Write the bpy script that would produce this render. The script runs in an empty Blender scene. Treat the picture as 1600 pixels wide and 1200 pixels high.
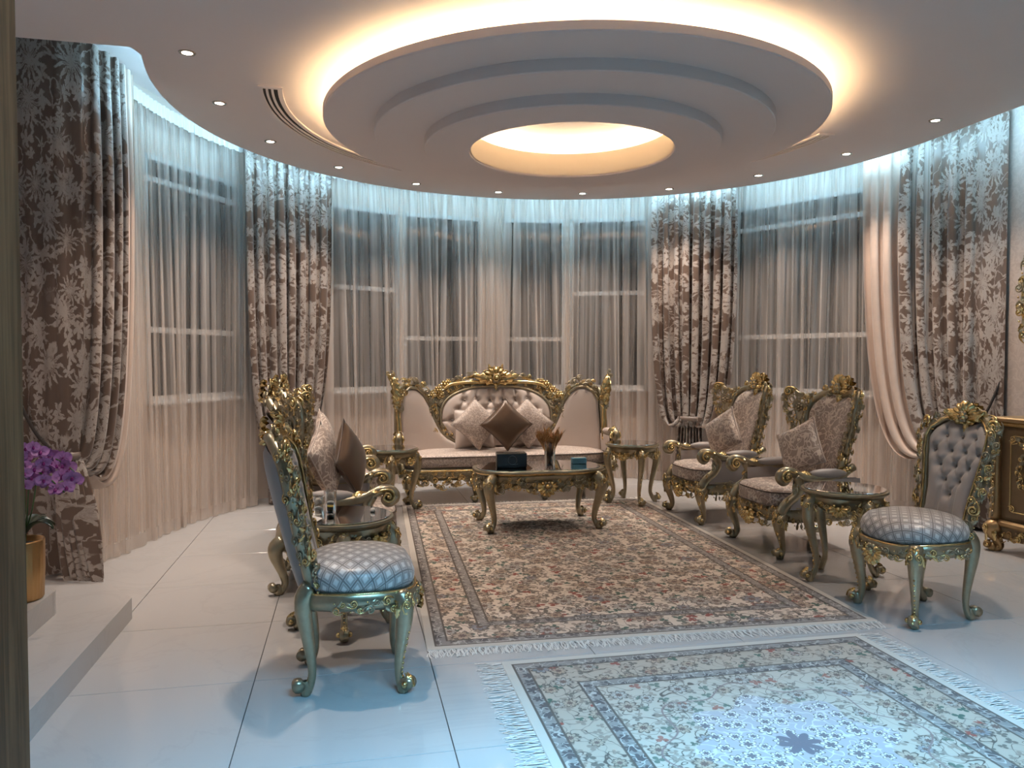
import bpy, math, random
import numpy as np
from mathutils import Vector, Matrix

# ------------------------------------------------------------------ camera, world, lights, exposure
SC = bpy.context.scene
COL = SC.collection
PI = math.pi
CX, CY = 1.68, 5.62            # centre of the round bay (room axes: X right, Y towards the bay)
ZC = 3.23                      # ceiling height

cam_d = bpy.data.cameras.new('camera'); cam_d.sensor_width = 36.0; cam_d.lens = 27.0
cam_d.clip_start = 0.05; cam_d.clip_end = 100
cam = bpy.data.objects.new('camera', cam_d); COL.objects.link(cam)
cam.location = (0, 0, 1.4)
cam.rotation_euler = (math.radians(90 - 1.81), 0, math.radians(-12.0))
SC.camera = cam

W = bpy.data.worlds.new('night'); SC.world = W; W.use_nodes = True
W.node_tree.nodes['Background'].inputs[0].default_value = (0.010, 0.013, 0.020, 1)
W.node_tree.nodes['Background'].inputs[1].default_value = 1.0

def area(name, loc, rot, sx, sy, col, power):
    d = bpy.data.lights.new(name, 'AREA'); d.shape = 'RECTANGLE'; d.size = sx; d.size_y = sy
    d.color = col; d.energy = power
    o = bpy.data.objects.new(name, d); COL.objects.link(o)
    o.location = loc; o.rotation_euler = rot
    return o
# cool white ceiling light of the hall, just outside the doorway the photographer looks through
hl = area('hall_light', (1.30, 0.60, 3.0), (math.radians(35), 0, 0), 2.4, 0.32, (0.24, 0.64, 1.0), 50)
hl.data.spread = math.radians(95)

vs = SC.view_settings
SC.display_settings.display_device = 'sRGB'
vs.view_transform = 'Standard'; vs.look = 'None'; vs.exposure = 1.30; vs.gamma = 1.0
vs.use_curve_mapping = False
cy = SC.cycles
cy.use_denoising = True
cy.max_bounces = 6; cy.diffuse_bounces = 3; cy.glossy_bounces = 3
cy.use_adaptive_sampling = True; cy.adaptive_threshold = 0.05
cy.transmission_bounces = 6; cy.transparent_max_bounces = 8
cy.caustics_reflective = False; cy.caustics_refractive = False
cy.sample_clamp_indirect = 4.0

# ------------------------------------------------------------------ mesh helpers
def nrm(a):
    a = np.asarray(a, float); l = np.linalg.norm(a, axis=-1, keepdims=True); return a / np.maximum(l, 1e-9)

class MB:
    def __init__(s): s.v = []; s.f = []; s.uv = []; s.n = 0
    def add(s, V, F, uv=None):
        V = np.asarray(V, float).reshape(-1, 3)
        s.v.append(V)
        for A in (F if isinstance(F, list) else [F]):
            s.f.append(np.asarray(A, np.int64) + s.n)
        s.uv.append(np.zeros((len(V), 2)) if uv is None else np.asarray(uv, float).reshape(-1, 2))
        s.n += len(V); return s
    def grid(s, P, cu=False, cv=False, uv=None):
        P = np.asarray(P, float); nu, nv = P.shape[:2]
        I = np.arange(nu * nv).reshape(nu, nv)
        if cu: I = np.vstack([I, I[:1]])
        if cv: I = np.hstack([I, I[:, :1]])
        F = np.stack([I[:-1, :-1], I[1:, :-1], I[1:, 1:], I[:-1, 1:]], -1).reshape(-1, 4)
        return s.add(P.reshape(-1, 3), F, None if uv is None else np.asarray(uv).reshape(-1, 2))
    def tube(s, pts, rad, seg=8, ref=None, cap=True, closed=False):
        """sweep; rad scalar / (n,) / (n,2): half sizes along ref-side and along ref"""
        P = np.asarray(pts, float); n = len(P)
        R = np.asarray(rad, float)
        if R.ndim == 0: R = np.full((n, 2), float(R))
        elif R.ndim == 1 and len(R) == 2 and n != 2: R = np.tile(R, (n, 1))
        elif R.ndim == 1: R = np.stack([R, R], -1)
        if closed: T = nrm(np.roll(P, -1, 0) - np.roll(P, 1, 0))
        else: T = nrm(np.gradient(P, axis=0))
        if ref is None:
            m = np.abs(T).mean(0); a = np.zeros(3); a[int(np.argmin(m))] = 1
            ref = a
        ref = np.asarray(ref, float)
        if ref.ndim == 1: ref = np.tile(ref, (n, 1))
        B = nrm(np.cross(T, ref)); N = nrm(np.cross(B, T))
        a = np.arange(seg) * 2 * PI / seg
        ring = P[:, None] + B[:, None] * (np.cos(a)[None, :, None] * R[:, 0, None, None]) + N[:, None] * (np.sin(a)[None, :, None] * R[:, 1, None, None])
        if closed: return s.grid(ring, cu=True, cv=True)
        if cap:
            ring = np.concatenate([np.repeat(P[:1, None], seg, 1), ring, np.repeat(P[-1:, None], seg, 1)], 0)
        return s.grid(ring, cv=True)
    def lathe(s, prof, c=(0, 0, 0), seg=32, a0=0.0, a1=2 * PI):
        prof = np.asarray(prof, float); full = abs(a1 - a0 - 2 * PI) < 1e-6
        a = np.linspace(a0, a1, seg, endpoint=not full)
        P = np.stack([prof[:, 0, None] * np.cos(a), prof[:, 0, None] * np.sin(a), np.repeat(prof[:, 1, None], len(a), 1)], -1) + np.asarray(c, float)
        return s.grid(P, cv=full)
    def box(s, lo, hi, bev=0.0):
        lo = np.asarray(lo, float); hi = np.asarray(hi, float)
        if bev <= 0:
            V = np.array([[x, y, z] for x in (lo[0], hi[0]) for y in (lo[1], hi[1]) for z in (lo[2], hi[2])])
            F = [[0, 1, 3, 2], [4, 6, 7, 5], [0, 4, 5, 1], [2, 3, 7, 6], [0, 2, 6, 4], [1, 5, 7, 3]]
            return s.add(V, np.array(F))
        b = min(bev, *(0.49 * (hi - lo)))
        def ring(d, z):
            x0, y0, x1, y1 = lo[0] + d, lo[1] + d, hi[0] - d, hi[1] - d
            return [(x0 + b, y0, z), (x1 - b, y0, z), (x1, y0 + b, z), (x1, y1 - b, z), (x1 - b, y1, z), (x0 + b, y1, z), (x0, y1 - b, z), (x0, y0 + b, z)]
        R = np.array([ring(b, lo[2]), ring(0, lo[2] + b), ring(0, hi[2] - b), ring(b, hi[2])])
        s.grid(R, cv=True)
        s.add(R[0][::-1], np.array([[0, 1, 2, 3], [0, 3, 4, 7], [4, 5, 6, 7]]))
        return s.add(R[3], np.array([[0, 1, 2, 3], [0, 3, 4, 7], [4, 5, 6, 7]]))
    def ell(s, c, r, seg=12, rings=7, M=None):
        t = np.linspace(0, PI, rings); a = np.arange(seg) * 2 * PI / seg
        P = np.stack([np.sin(t)[:, None] * np.cos(a), np.sin(t)[:, None] * np.sin(a), np.repeat(np.cos(t)[:, None], seg, 1)], -1) * np.asarray(r, float)
        if M is not None: P = P @ np.asarray(M, float)
        return s.grid(P[::-1] + np.asarray(c, float), cv=True)
    def prism(s, poly, z0, z1):
        poly = np.asarray(poly, float); n = len(poly)
        lo = np.c_[poly, np.full(n, z0)]; hi = np.c_[poly, np.full(n, z1)]
        s.grid(np.stack([lo, hi], 1), cu=True)
        s.ng.append((hi, False)) if hasattr(s, 'ng') else setattr(s, 'ng', [(hi, False)])
        s.ng.append((lo, True)); return s
    def put(s, T, pos, x, n, sc=1.0, flip=False, sz=None):
        """place template T: its local x along x, local z along n"""
        V, F = T
        n = nrm(n); x = np.asarray(x, float); x = nrm(x - n * np.dot(x, n)); y = np.cross(n, x)
        if flip: y = -y
        S = np.array([sc, sc, sc if sz is None else sz], float)
        return s.add((V * S) @ np.stack([x, y, n]) + np.asarray(pos, float), F)
    def xform(s, fn):
        s.v = [fn(v) for v in s.v]; return s
    def mirror_x(s):
        vs_, fs, us, n = list(s.v), list(s.f), list(s.uv), s.n
        s.v += [v * np.array([-1, 1, 1]) for v in vs_]; s.f += [f[:, ::-1] + n for f in fs]; s.uv += us; s.n = 2 * n
        return s
    def mesh(s, name, smooth=True):
        V = np.concatenate(s.v) if s.v else np.zeros((0, 3))
        F4 = [f for f in s.f if f.shape[1] == 4]; F3 = [f for f in s.f if f.shape[1] == 3]
        polys = []; lens = []
        for f in F4: polys.append(f.reshape(-1)); lens.append(np.full(len(f), 4))
        for f in F3: polys.append(f.reshape(-1)); lens.append(np.full(len(f), 3))
        off = len(V); extra = []
        for P, rev in getattr(s, 'ng', []):
            idx = np.arange(len(P)) + off; off += len(P); extra.append(P)
            polys.append(idx[::-1] if rev else idx); lens.append(np.array([len(P)]))
        if extra: V = np.concatenate([V] + extra)
        L = np.concatenate(polys); N = np.concatenate(lens)
        me = bpy.data.meshes.new(name)
        me.vertices.add(len(V)); me.vertices.foreach_set('co', V.reshape(-1))
        me.loops.add(len(L)); me.loops.foreach_set('vertex_index', L.astype(np.int32))
        me.polygons.add(len(N))
        st = np.concatenate([[0], np.cumsum(N)[:-1]])
        me.polygons.foreach_set('loop_start', st.astype(np.int32))
        me.polygons.foreach_set('use_smooth', np.full(len(N), smooth))
        U = np.concatenate(s.uv) if s.uv else None
        if U is not None and np.abs(U).max() > 0:
            if extra: U = np.concatenate([U, np.zeros((len(V) - len(U), 2))])
            ul = me.uv_layers.new(name='UVMap'); ul.data.foreach_set('uv', U[L].reshape(-1))
        me.update(calc_edges=True); me.validate()
        return me
    def build(s, name, mat, parent=None, smooth=True, label=None, auto=None):
        me = s.mesh(name, smooth)
        if auto is not None:
            me.set_sharp_from_angle(angle=math.radians(auto))
        return put_obj(name, me, mat, parent, label)

def put_obj(name, me, mat, parent=None, label=None):
    o = bpy.data.objects.new(name, me); COL.objects.link(o)
    if mat is not None and not me.materials: me.materials.append(mat)
    if parent is not None: o.parent = parent
    if label: o['label'] = label
    return o
def empty(name, loc=(0, 0, 0), rz=0.0):
    o = bpy.data.objects.new(name, None); COL.objects.link(o); o.empty_display_size = 0.1
    o.location = loc; o.rotation_euler = (0, 0, rz); return o
def tag(o, label=None, cat=None, group=None, kind=None):
    if label: o['label'] = label
    if cat: o['category'] = cat
    if group: o['group'] = group
    if kind: o['kind'] = kind
    return o
def copy_tree(o, parent=None):
    c = o.copy(); COL.objects.link(c); c.parent = parent
    if parent is not None: c.matrix_parent_inverse = o.matrix_parent_inverse
    for ch in list(o.children): copy_tree(ch, c)
    return c
def cr(pts, n=40, closed=False):
    """Catmull-Rom through pts"""
    P = np.asarray(pts, float)
    if closed: Q = np.concatenate([P[-1:], P, P[:2]]); m = len(P)
    else: Q = np.concatenate([2 * P[:1] - P[1:2], P, 2 * P[-1:] - P[-2:-1]]); m = len(P) - 1
    t = np.linspace(0, m, n, endpoint=not closed); i = np.minimum(t.astype(int), m - 1); f = (t - i)[:, None]
    a, b, c, d = Q[i], Q[i + 1], Q[i + 2], Q[i + 3]
    return 0.5 * (2 * b + (c - a) * f + (2 * a - 5 * b + 4 * c - d) * f ** 2 + (3 * b - a - 3 * c + d) * f ** 3)
def arc_len(P): return np.concatenate([[0], np.cumsum(np.linalg.norm(np.diff(P, axis=0), axis=1))])
def resample(P, n):
    P = np.asarray(P, float); s = arc_len(P); t = np.linspace(0, s[-1], n)
    return np.stack([np.interp(t, s, P[:, k]) for k in range(P.shape[1])], -1)
def pol(r, deg, z=None):
    a = math.radians(deg); p = (CX + r * math.cos(a), CY + r * math.sin(a))
    return p if z is None else p + (z,)
def lerp(x, xs, ys): return np.interp(x, xs, ys)

# ------------------------------------------------------------------ materials
def nodes_mat(name):
    m = bpy.data.materials.new(name); m.use_nodes = True
    nt = m.node_tree; return m, nt, nt.nodes['Principled BSDF']
class G:
    """tiny node-graph helper"""
    def __init__(s, nt): s.nt = nt
    def n(s, t, **kw):
        x = s.nt.nodes.new(t)
        for k, v in kw.items(): setattr(x, k, v)
        return x
    def l(s, a, b): s.nt.links.new(a, b)
    def setin(s, sock, v):
        if hasattr(v, 'is_linked') or isinstance(v, bpy.types.NodeSocket): s.l(v, sock)
        else: sock.default_value = v
    def m(s, op, a, b=0.0, c=0.0):
        x = s.n('ShaderNodeMath', operation=op)
        for i, v in enumerate((a, b, c)): s.setin(x.inputs[i], v)
        return x.outputs[0]
    def step(s, x, e0, e1):
        r = s.n('ShaderNodeMapRange', interpolation_type='SMOOTHSTEP')
        s.setin(r.inputs[0], x); r.inputs[1].default_value = e0; r.inputs[2].default_value = e1
        r.inputs[3].default_value = 0; r.inputs[4].default_value = 1
        return r.outputs[0]
    def below(s, x, e, w=0.01): return s.m('SUBTRACT', 1.0, s.step(x, e - w, e + w))
    def mix(s, f, a, b):
        x = s.n('ShaderNodeMix', data_type='RGBA'); s.setin(x.inputs[0], f)
        for i, v in ((6, a), (7, b)):
            if isinstance(v, tuple): x.inputs[i].default_value = v if len(v) == 4 else v + (1,)
            else: s.l(v, x.inputs[i])
        return x.outputs[2]
    def obj(s): return s.n('ShaderNodeTexCoord').outputs['Object']
    def uv(s): return s.n('ShaderNodeTexCoord').outputs['UV']
    def sep(s, v):
        x = s.n('ShaderNodeSeparateXYZ'); s.l(v, x.inputs[0]); return x.outputs
    def noise(s, vec, scale, detail=2.0, rough=0.5, dist=0.0):
        x = s.n('ShaderNodeTexNoise'); s.l(vec, x.inputs['Vector'])
        x.inputs['Scale'].default_value = scale; x.inputs['Detail'].default_value = detail
        x.inputs['Roughness'].default_value = rough; x.inputs['Distortion'].default_value = dist
        return x.outputs['Fac']
    def scale(s, vec, sx, sy, sz=1.0, loc=(0, 0, 0)):
        x = s.n('ShaderNodeMapping'); s.l(vec, x.inputs[0]); x.inputs['Scale'].default_value = (sx, sy, sz); x.inputs['Location'].default_value = loc
        return x.outputs[0]
    def rosette(s, vec, scale, rnd, R, k, lo=0.35, pw=0.7):
        """flower mask in every Voronoi cell: returns (mask, random, distance)"""
        v = s.n('ShaderNodeTexVoronoi', voronoi_dimensions='2D'); s.l(vec, v.inputs['Vector'])
        v.inputs['Scale'].default_value = scale; v.inputs['Randomness'].default_value = rnd
        d = s.n('ShaderNodeVectorMath', operation='SUBTRACT'); s.l(vec, d.inputs[0]); s.l(v.outputs['Position'], d.inputs[1])
        x, y, z = s.sep(d.outputs[0])
        rn = s.sep(v.outputs['Color'])
        a = s.m('ADD', s.m('ARCTAN2', y, x), s.m('MULTIPLY', rn[0], 6.28))
        r = s.m('SQRT', s.m('ADD', s.m('MULTIPLY', x, x), s.m('MULTIPLY', y, y)))
        pet = s.m('POWER', s.m('ABSOLUTE', s.m('COSINE', s.m('MULTIPLY', a, k / 2.0))), pw)
        lim = s.m('MULTIPLY', s.m('ADD', lo, s.m('MULTIPLY', pet, 1 - lo)), s.m('MULTIPLY', R, s.m('ADD', 0.7, s.m('MULTIPLY', rn[1], 0.5))))
        q = s.m('DIVIDE', r, lim)
        return s.below(q, 1.0, 0.10), rn, q
    def line(s, vec, scale, wdt, dist=0.6, detail=1.0, level=0.5):
        n = s.noise(vec, scale, detail, 0.5, dist)
        return s.below(s.m('ABSOLUTE', s.m('SUBTRACT', n, level)), wdt, wdt * 0.5)
    def mx(s, *a):
        r = a[0]
        for b in a[1:]: r = s.m('MAXIMUM', r, b)
        return r
    def bump(s, h, strength, dist, bsdf):
        b = s.n('ShaderNodeBump'); s.l(h, b.inputs['Height']); b.inputs['Strength'].default_value = strength; b.inputs['Distance'].default_value = dist
        s.l(b.outputs[0], bsdf.inputs['Normal'])

def simple(name, col, rough=0.5, metal=0.0, spec=0.5, var=0.0, vscale=8.0, sheen=0.0, bump=0.0, coat=0.0):
    m, nt, b = nodes_mat(name); g = G(nt)
    b.inputs['Roughness'].default_value = rough; b.inputs['Metallic'].default_value = metal
    b.inputs['Specular IOR Level'].default_value = spec
    if sheen: b.inputs['Sheen Weight'].default_value = sheen; b.inputs['Sheen Roughness'].default_value = 0.4
    if coat: b.inputs['Coat Weight'].default_value = coat; b.inputs['Coat Roughness'].default_value = 0.05
    c = tuple(col) + (1,)
    n = g.noise(g.obj(), vscale, 4.0, 0.6)
    dark = tuple(x * (1 - var) for x in col) + (1,); lite = tuple(min(1, x * (1 + var)) for x in col) + (1,)
    g.l(g.mix(n, dark, lite), b.inputs['Base Color'])
    if bump: g.bump(g.noise(g.obj(), vscale * 12, 2.0), bump, 0.002, b)
    return m
def emit(name, col, st):
    m = bpy.data.materials.new(name); m.use_nodes = True; nt = m.node_tree
    nt.nodes.remove(nt.nodes['Principled BSDF'])
    e = nt.nodes.new('ShaderNodeEmission'); e.inputs[0].default_value = tuple(col) + (1,); e.inputs[1].default_value = st
    nt.links.new(e.outputs[0], nt.nodes['Material Output'].inputs[0]); return m

M = {}
M['champagne'] = simple('champagne_lacquer', (0.38, 0.33, 0.23), 0.28, 0.8, var=0.35, vscale=14)
M['gold'] = simple('gold_leaf', (0.70, 0.53, 0.25), 0.22, 1.0, var=0.35, vscale=30)
M['bronze'] = simple('bronze_gold', (0.42, 0.28, 0.14), 0.38, 0.75, var=0.3, vscale=10)
M['bronze_panel'] = simple('bronze_panel', (0.20, 0.135, 0.075), 0.42, 0.35, var=0.25, vscale=10)
M['taupe'] = simple('taupe_satin', (0.52, 0.44, 0.39), 0.45, 0, var=0.06, vscale=3, sheen=0.3)
M['slate'] = simple('grey_satin', (0.31, 0.285, 0.275), 0.45, 0, var=0.06, vscale=3, sheen=0.3)
M['brown_satin'] = simple('brown_satin', (0.105, 0.062, 0.036), 0.33, 0.15, var=0.15, vscale=4, sheen=0.2)
M['piping'] = simple('dark_piping', (0.10, 0.07, 0.055), 0.5)
M['lining'] = simple('cream_lining', (0.60, 0.47, 0.39), 0.5, var=0.15, vscale=6, sheen=0.2)
M['plaster'] = simple('white_plaster', (0.82, 0.73, 0.70), 0.8, var=0.02, vscale=2)
M['cream_wall'] = simple('cream_wall', (0.68, 0.56, 0.48), 0.8, var=0.03, vscale=2)
M['white_frame'] = simple('white_frame', (0.62, 0.62, 0.62), 0.4)
M['night_glass'] = simple('night_glass', (0.012, 0.014, 0.016), 0.03, 0, 0.6)
M['black'] = simple('black_box', (0.008, 0.012, 0.015), 0.25)
M['dark'] = simple('dark_slot', (0.02, 0.017, 0.015), 0.6)
M['grout'] = simple('grout', (0.16, 0.16, 0.17), 0.7)
M['fringe'] = simple('fringe_cotton', (0.62, 0.60, 0.57), 0.9, var=0.15, vscale=20)
M['leaf'] = simple('orchid_leaf', (0.012, 0.03, 0.012), 0.35, var=0.2)
M['stem'] = simple('orchid_stem', (0.06, 0.12, 0.03), 0.5)
M['petal'] = simple('orchid_petal', (0.48, 0.22, 0.52), 0.5, var=0.4, vscale=14)
M['petal_core'] = simple('orchid_lip', (0.25, 0.02, 0.20), 0.5)
M['wheat'] = simple('dry_wheat', (0.58, 0.31, 0.12), 0.7, var=0.35, vscale=30)
M['pot'] = simple('gold_pot', (0.50, 0.30, 0.13), 0.32, 0.85, var=0.1)
M['cord'] = simple('tie_cord', (0.05, 0.04, 0.035), 0.6)
M['button'] = simple('button_fabric', (0.20, 0.165, 0.15), 0.5)
M['mirror'] = simple('mirror_glass', (0.75, 0.75, 0.75), 0.02, 1.0)
M['cardbox_blue'] = simple('blue_box', (0.20, 0.52, 0.70), 0.4)
M['paper'] = simple('paper', (0.65, 0.62, 0.58), 0.7)
M['printline'] = simple('grey_print', (0.22, 0.24, 0.25), 0.5)
M['chrome'] = simple('downlight_rim', (0.62, 0.55, 0.47), 0.25, 0.9)
M['inlay'] = simple('dark_inlay', (0.045, 0.05, 0.032), 0.25, var=0.2)
M['olive_inlay'] = simple('olive_inlay', (0.17, 0.155, 0.10), 0.3, 0.3, var=0.2)
M['amber'] = simple('amber_drink', (0.75, 0.55, 0.05), 0.15)

def mat_wood():
    m, nt, b = nodes_mat('walnut_veneer'); g = G(nt)
    v = g.scale(g.obj(), 26, 26, 1.2)
    n = g.noise(v, 2.0, 6.0, 0.65, 0.5)
    g.l(g.mix(g.step(n, 0.3, 0.7), (0.085, 0.030, 0.012, 1), (0.19, 0.078, 0.034, 1)), b.inputs['Base Color'])
    b.inputs['Roughness'].default_value = 0.6; b.inputs['Specular IOR Level'].default_value = 0.15
    g.bump(n, 0.25, 0.002, b); return m
M['wood'] = mat_wood()
def mat_tile():
    m, nt, b = nodes_mat('polished_porcelain'); g = G(nt)
    ge = g.n('ShaderNodeNewGeometry').outputs['Position']
    n = g.noise(ge, 0.9, 6.0, 0.65, 1.6)
    vein = g.below(g.m('ABSOLUTE', g.m('SUBTRACT', n, 0.5)), 0.012, 0.02)
    g.l(g.mix(g.m('MULTIPLY', vein, 0.22), (0.45, 0.435, 0.425, 1), (0.36, 0.35, 0.34, 1)), b.inputs['Base Color'])
    b.inputs['Roughness'].default_value = 0.07; b.inputs['Specular IOR Level'].default_value = 0.5
    return m
M['tile'] = mat_tile()
def mat_glass(name, col):
    m, nt, b = nodes_mat(name)
    b.inputs['Base Color'].default_value = tuple(col) + (1,); b.inputs['Transmission Weight'].default_value = 1.0
    b.inputs['Roughness'].default_value = 0.0; b.inputs['IOR'].default_value = 1.48
    return m
M['glass'] = mat_glass('clear_glass', (0.93, 0.97, 0.96))
M['green_glass'] = mat_glass('green_glass', (0.62, 0.80, 0.70))
M['smoke_glass'] = mat_glass('smoke_glass', (0.55, 0.52, 0.50))
def mat_sheer():
    m = bpy.data.materials.new('sheer_voile'); m.use_nodes = True; nt = m.node_tree; g = G(nt)
    b = nt.nodes['Principled BSDF']; b.inputs['Base Color'].default_value = (0.88, 0.80, 0.74, 1); b.inputs['Roughness'].default_value = 0.8
    b.inputs['Specular IOR Level'].default_value = 0.1
    tl = g.n('ShaderNodeBsdfTranslucent'); tl.inputs[0].default_value = (0.88, 0.80, 0.74, 1)
    tr = g.n('ShaderNodeBsdfTransparent'); tr.inputs[0].default_value = (0.95, 0.93, 0.91, 1)
    a = g.n('ShaderNodeMixShader'); a.inputs[0].default_value = 0.35; g.l(b.outputs[0], a.inputs[1]); g.l(tl.outputs[0], a.inputs[2])
    u = g.sep(g.uv())
    w = g.noise(g.scale(g.uv(), 17, 0.25), 1.0, 2.0)
    fac = g.m('ADD', 0.64, g.m('MULTIPLY', g.m('SUBTRACT', w, 0.5), 1.0))
    k = g.n('ShaderNodeMixShader'); g.l(fac, k.inputs[0]); g.l(a.outputs[0], k.inputs[1]); g.l(tr.outputs[0], k.inputs[2])
    g.l(k.outputs[0], nt.nodes['Material Output'].inputs[0]); return m
M['sheer'] = mat_sheer()
M['heading'] = simple('heading_tape', (0.72, 0.68, 0.65), 0.8)
def mat_brocade():
    m, nt, b = nodes_mat('floral_brocade'); g = G(nt); uv = g.uv()
    wv = g.n('ShaderNodeVectorMath', operation='ADD')
    nz = g.n('ShaderNodeTexNoise'); g.l(uv, nz.inputs['Vector']); nz.inputs['Scale'].default_value = 9
    sc = g.n('ShaderNodeVectorMath', operation='SCALE'); g.l(nz.outputs['Color'], sc.inputs[0]); sc.inputs['Scale'].default_value = 0.05
    g.l(uv, wv.inputs[0]); g.l(sc.outputs[0], wv.inputs[1]); wuv = wv.outputs[0]
    nz2 = g.n('ShaderNodeTexNoise'); g.l(uv, nz2.inputs['Vector']); nz2.inputs['Scale'].default_value = 34; nz2.inputs['Detail'].default_value = 3
    sc2 = g.n('ShaderNodeVectorMath', operation='SCALE'); g.l(nz2.outputs['Color'], sc2.inputs[0]); sc2.inputs['Scale'].default_value = 0.045
    wv2 = g.n('ShaderNodeVectorMath', operation='ADD'); g.l(wuv, wv2.inputs[0]); g.l(sc2.outputs[0], wv2.inputs[1]); wuv2 = wv2.outputs[0]
    big, rn, q = g.rosette(wuv2, 3.2, 0.85, 0.148, 13, 0.10, 1.3)
    ribs = g.below(g.m('ABSOLUTE', g.m('SUBTRACT', q, 0.45)), 0.10, 0.05)
    big = g.m('SUBTRACT', big, g.m('MULTIPLY', ribs, 0.55))
    sm, rn2, q2 = g.rosette(g.scale(wuv2, 1, 1, 1, (0.37, 0.11, 0)), 10.0, 0.95, 0.060, 5, 0.12, 1.0)
    sm = g.m('MULTIPLY', sm, g.step(rn2[2], 0.42, 0.50))
    vine = g.line(wuv2, 2.6, 0.011, 0.8)
    vine2 = g.m('MULTIPLY', g.line(g.scale(wuv2, 1, 1, 1, (3.1, 1.7, 0)), 6.0, 0.022, 0.5), g.step(g.noise(wuv, 2.2, 1.0), 0.5, 0.56))
    k = g.mx(big, sm, vine, vine2)
    th = g.noise(g.scale(uv, 60, 260), 3.0, 2.0)
    k = g.m('MULTIPLY', k, g.step(th, 0.15, 0.55))
    g.l(g.mix(k, (0.125, 0.080, 0.058, 1), (0.40, 0.345, 0.305, 1)), b.inputs['Base Color'])
    g.l(g.m('ADD', 0.34, g.m('MULTIPLY', k, 0.2)), b.inputs['Roughness'])
    b.inputs['Sheen Weight'].default_value = 0.25
    g.bump(k, 0.4, 0.002, b); return m
M['brocade'] = mat_brocade()
def mat_squiggle(name, base, lite, sc):
    m, nt, b = nodes_mat(name); g = G(nt); o = g.obj()
    a = g.line(o, sc, 0.042, 1.6, 0.0); c = g.line(g.scale(o, 1, 1, 1, (2.3, 5.1, 1.7)), sc * 0.8, 0.034, 1.8, 0.0)
    k = g.mx(a, c)
    g.l(g.mix(k, base + (1,), lite + (1,)), b.inputs['Base Color']); b.inputs['Roughness'].default_value = 0.5
    b.inputs['Sheen Weight'].default_value = 0.25
    g.bump(k, 0.3, 0.002, b); return m
M['squiggle'] = mat_squiggle('scroll_damask', (0.36, 0.28, 0.235), (0.70, 0.60, 0.52), 13)
M['squiggle_fine'] = mat_squiggle('scroll_damask_fine', (0.40, 0.32, 0.275), (0.68, 0.58, 0.51), 26)
def mat_diamond():
    m, nt, b = nodes_mat('diamond_jacquard'); g = G(nt); x, y, z = g.sep(g.uv())
    P = 0.082
    def fr(v): return g.m('ABSOLUTE', g.m('SUBTRACT', g.m('FRACT', g.m('DIVIDE', v, P)), 0.5))
    yy = g.m('MULTIPLY', y, 1.25); x = g.m('ADD', x, 5.0)
    mm = g.m('MAXIMUM', fr(g.m('ADD', x, yy)), fr(g.m('SUBTRACT', x, yy)))
    l1 = g.step(mm, 0.425, 0.445)
    l2 = g.below(g.m('ABSOLUTE', g.m('SUBTRACT', mm, 0.31)), 0.035, 0.012)
    core = g.below(mm, 0.20, 0.015)
    c = g.mix(core, (0.46, 0.44, 0.43, 1), (0.66, 0.64, 0.62, 1))
    c = g.mix(l2, c, (0.30, 0.28, 0.27, 1))
    g.l(g.mix(l1, c, (0.20, 0.185, 0.18, 1)), b.inputs['Base Color'])
    b.inputs['Roughness'].default_value = 0.34; b.inputs['Sheen Weight'].default_value = 0.3
    g.bump(g.mx(l1, l2), -0.25, 0.002, b); return m
M['diamond'] = mat_diamond()
def mat_wallpaper():
    m, nt, b = nodes_mat('beige_wallpaper'); g = G(nt); o = g.obj()
    a = g.line(o, 14, 0.05, 1.0); n = g.noise(o, 40, 3.0)
    g.l(g.mix(g.m('MULTIPLY', g.mx(a, g.step(n, 0.5, 0.7)), 0.5), (0.50, 0.42, 0.37, 1), (0.62, 0.535, 0.475, 1)), b.inputs['Base Color'])
    b.inputs['Roughness'].default_value = 0.6; return m
M['wallpaper'] = mat_wallpaper()
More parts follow.
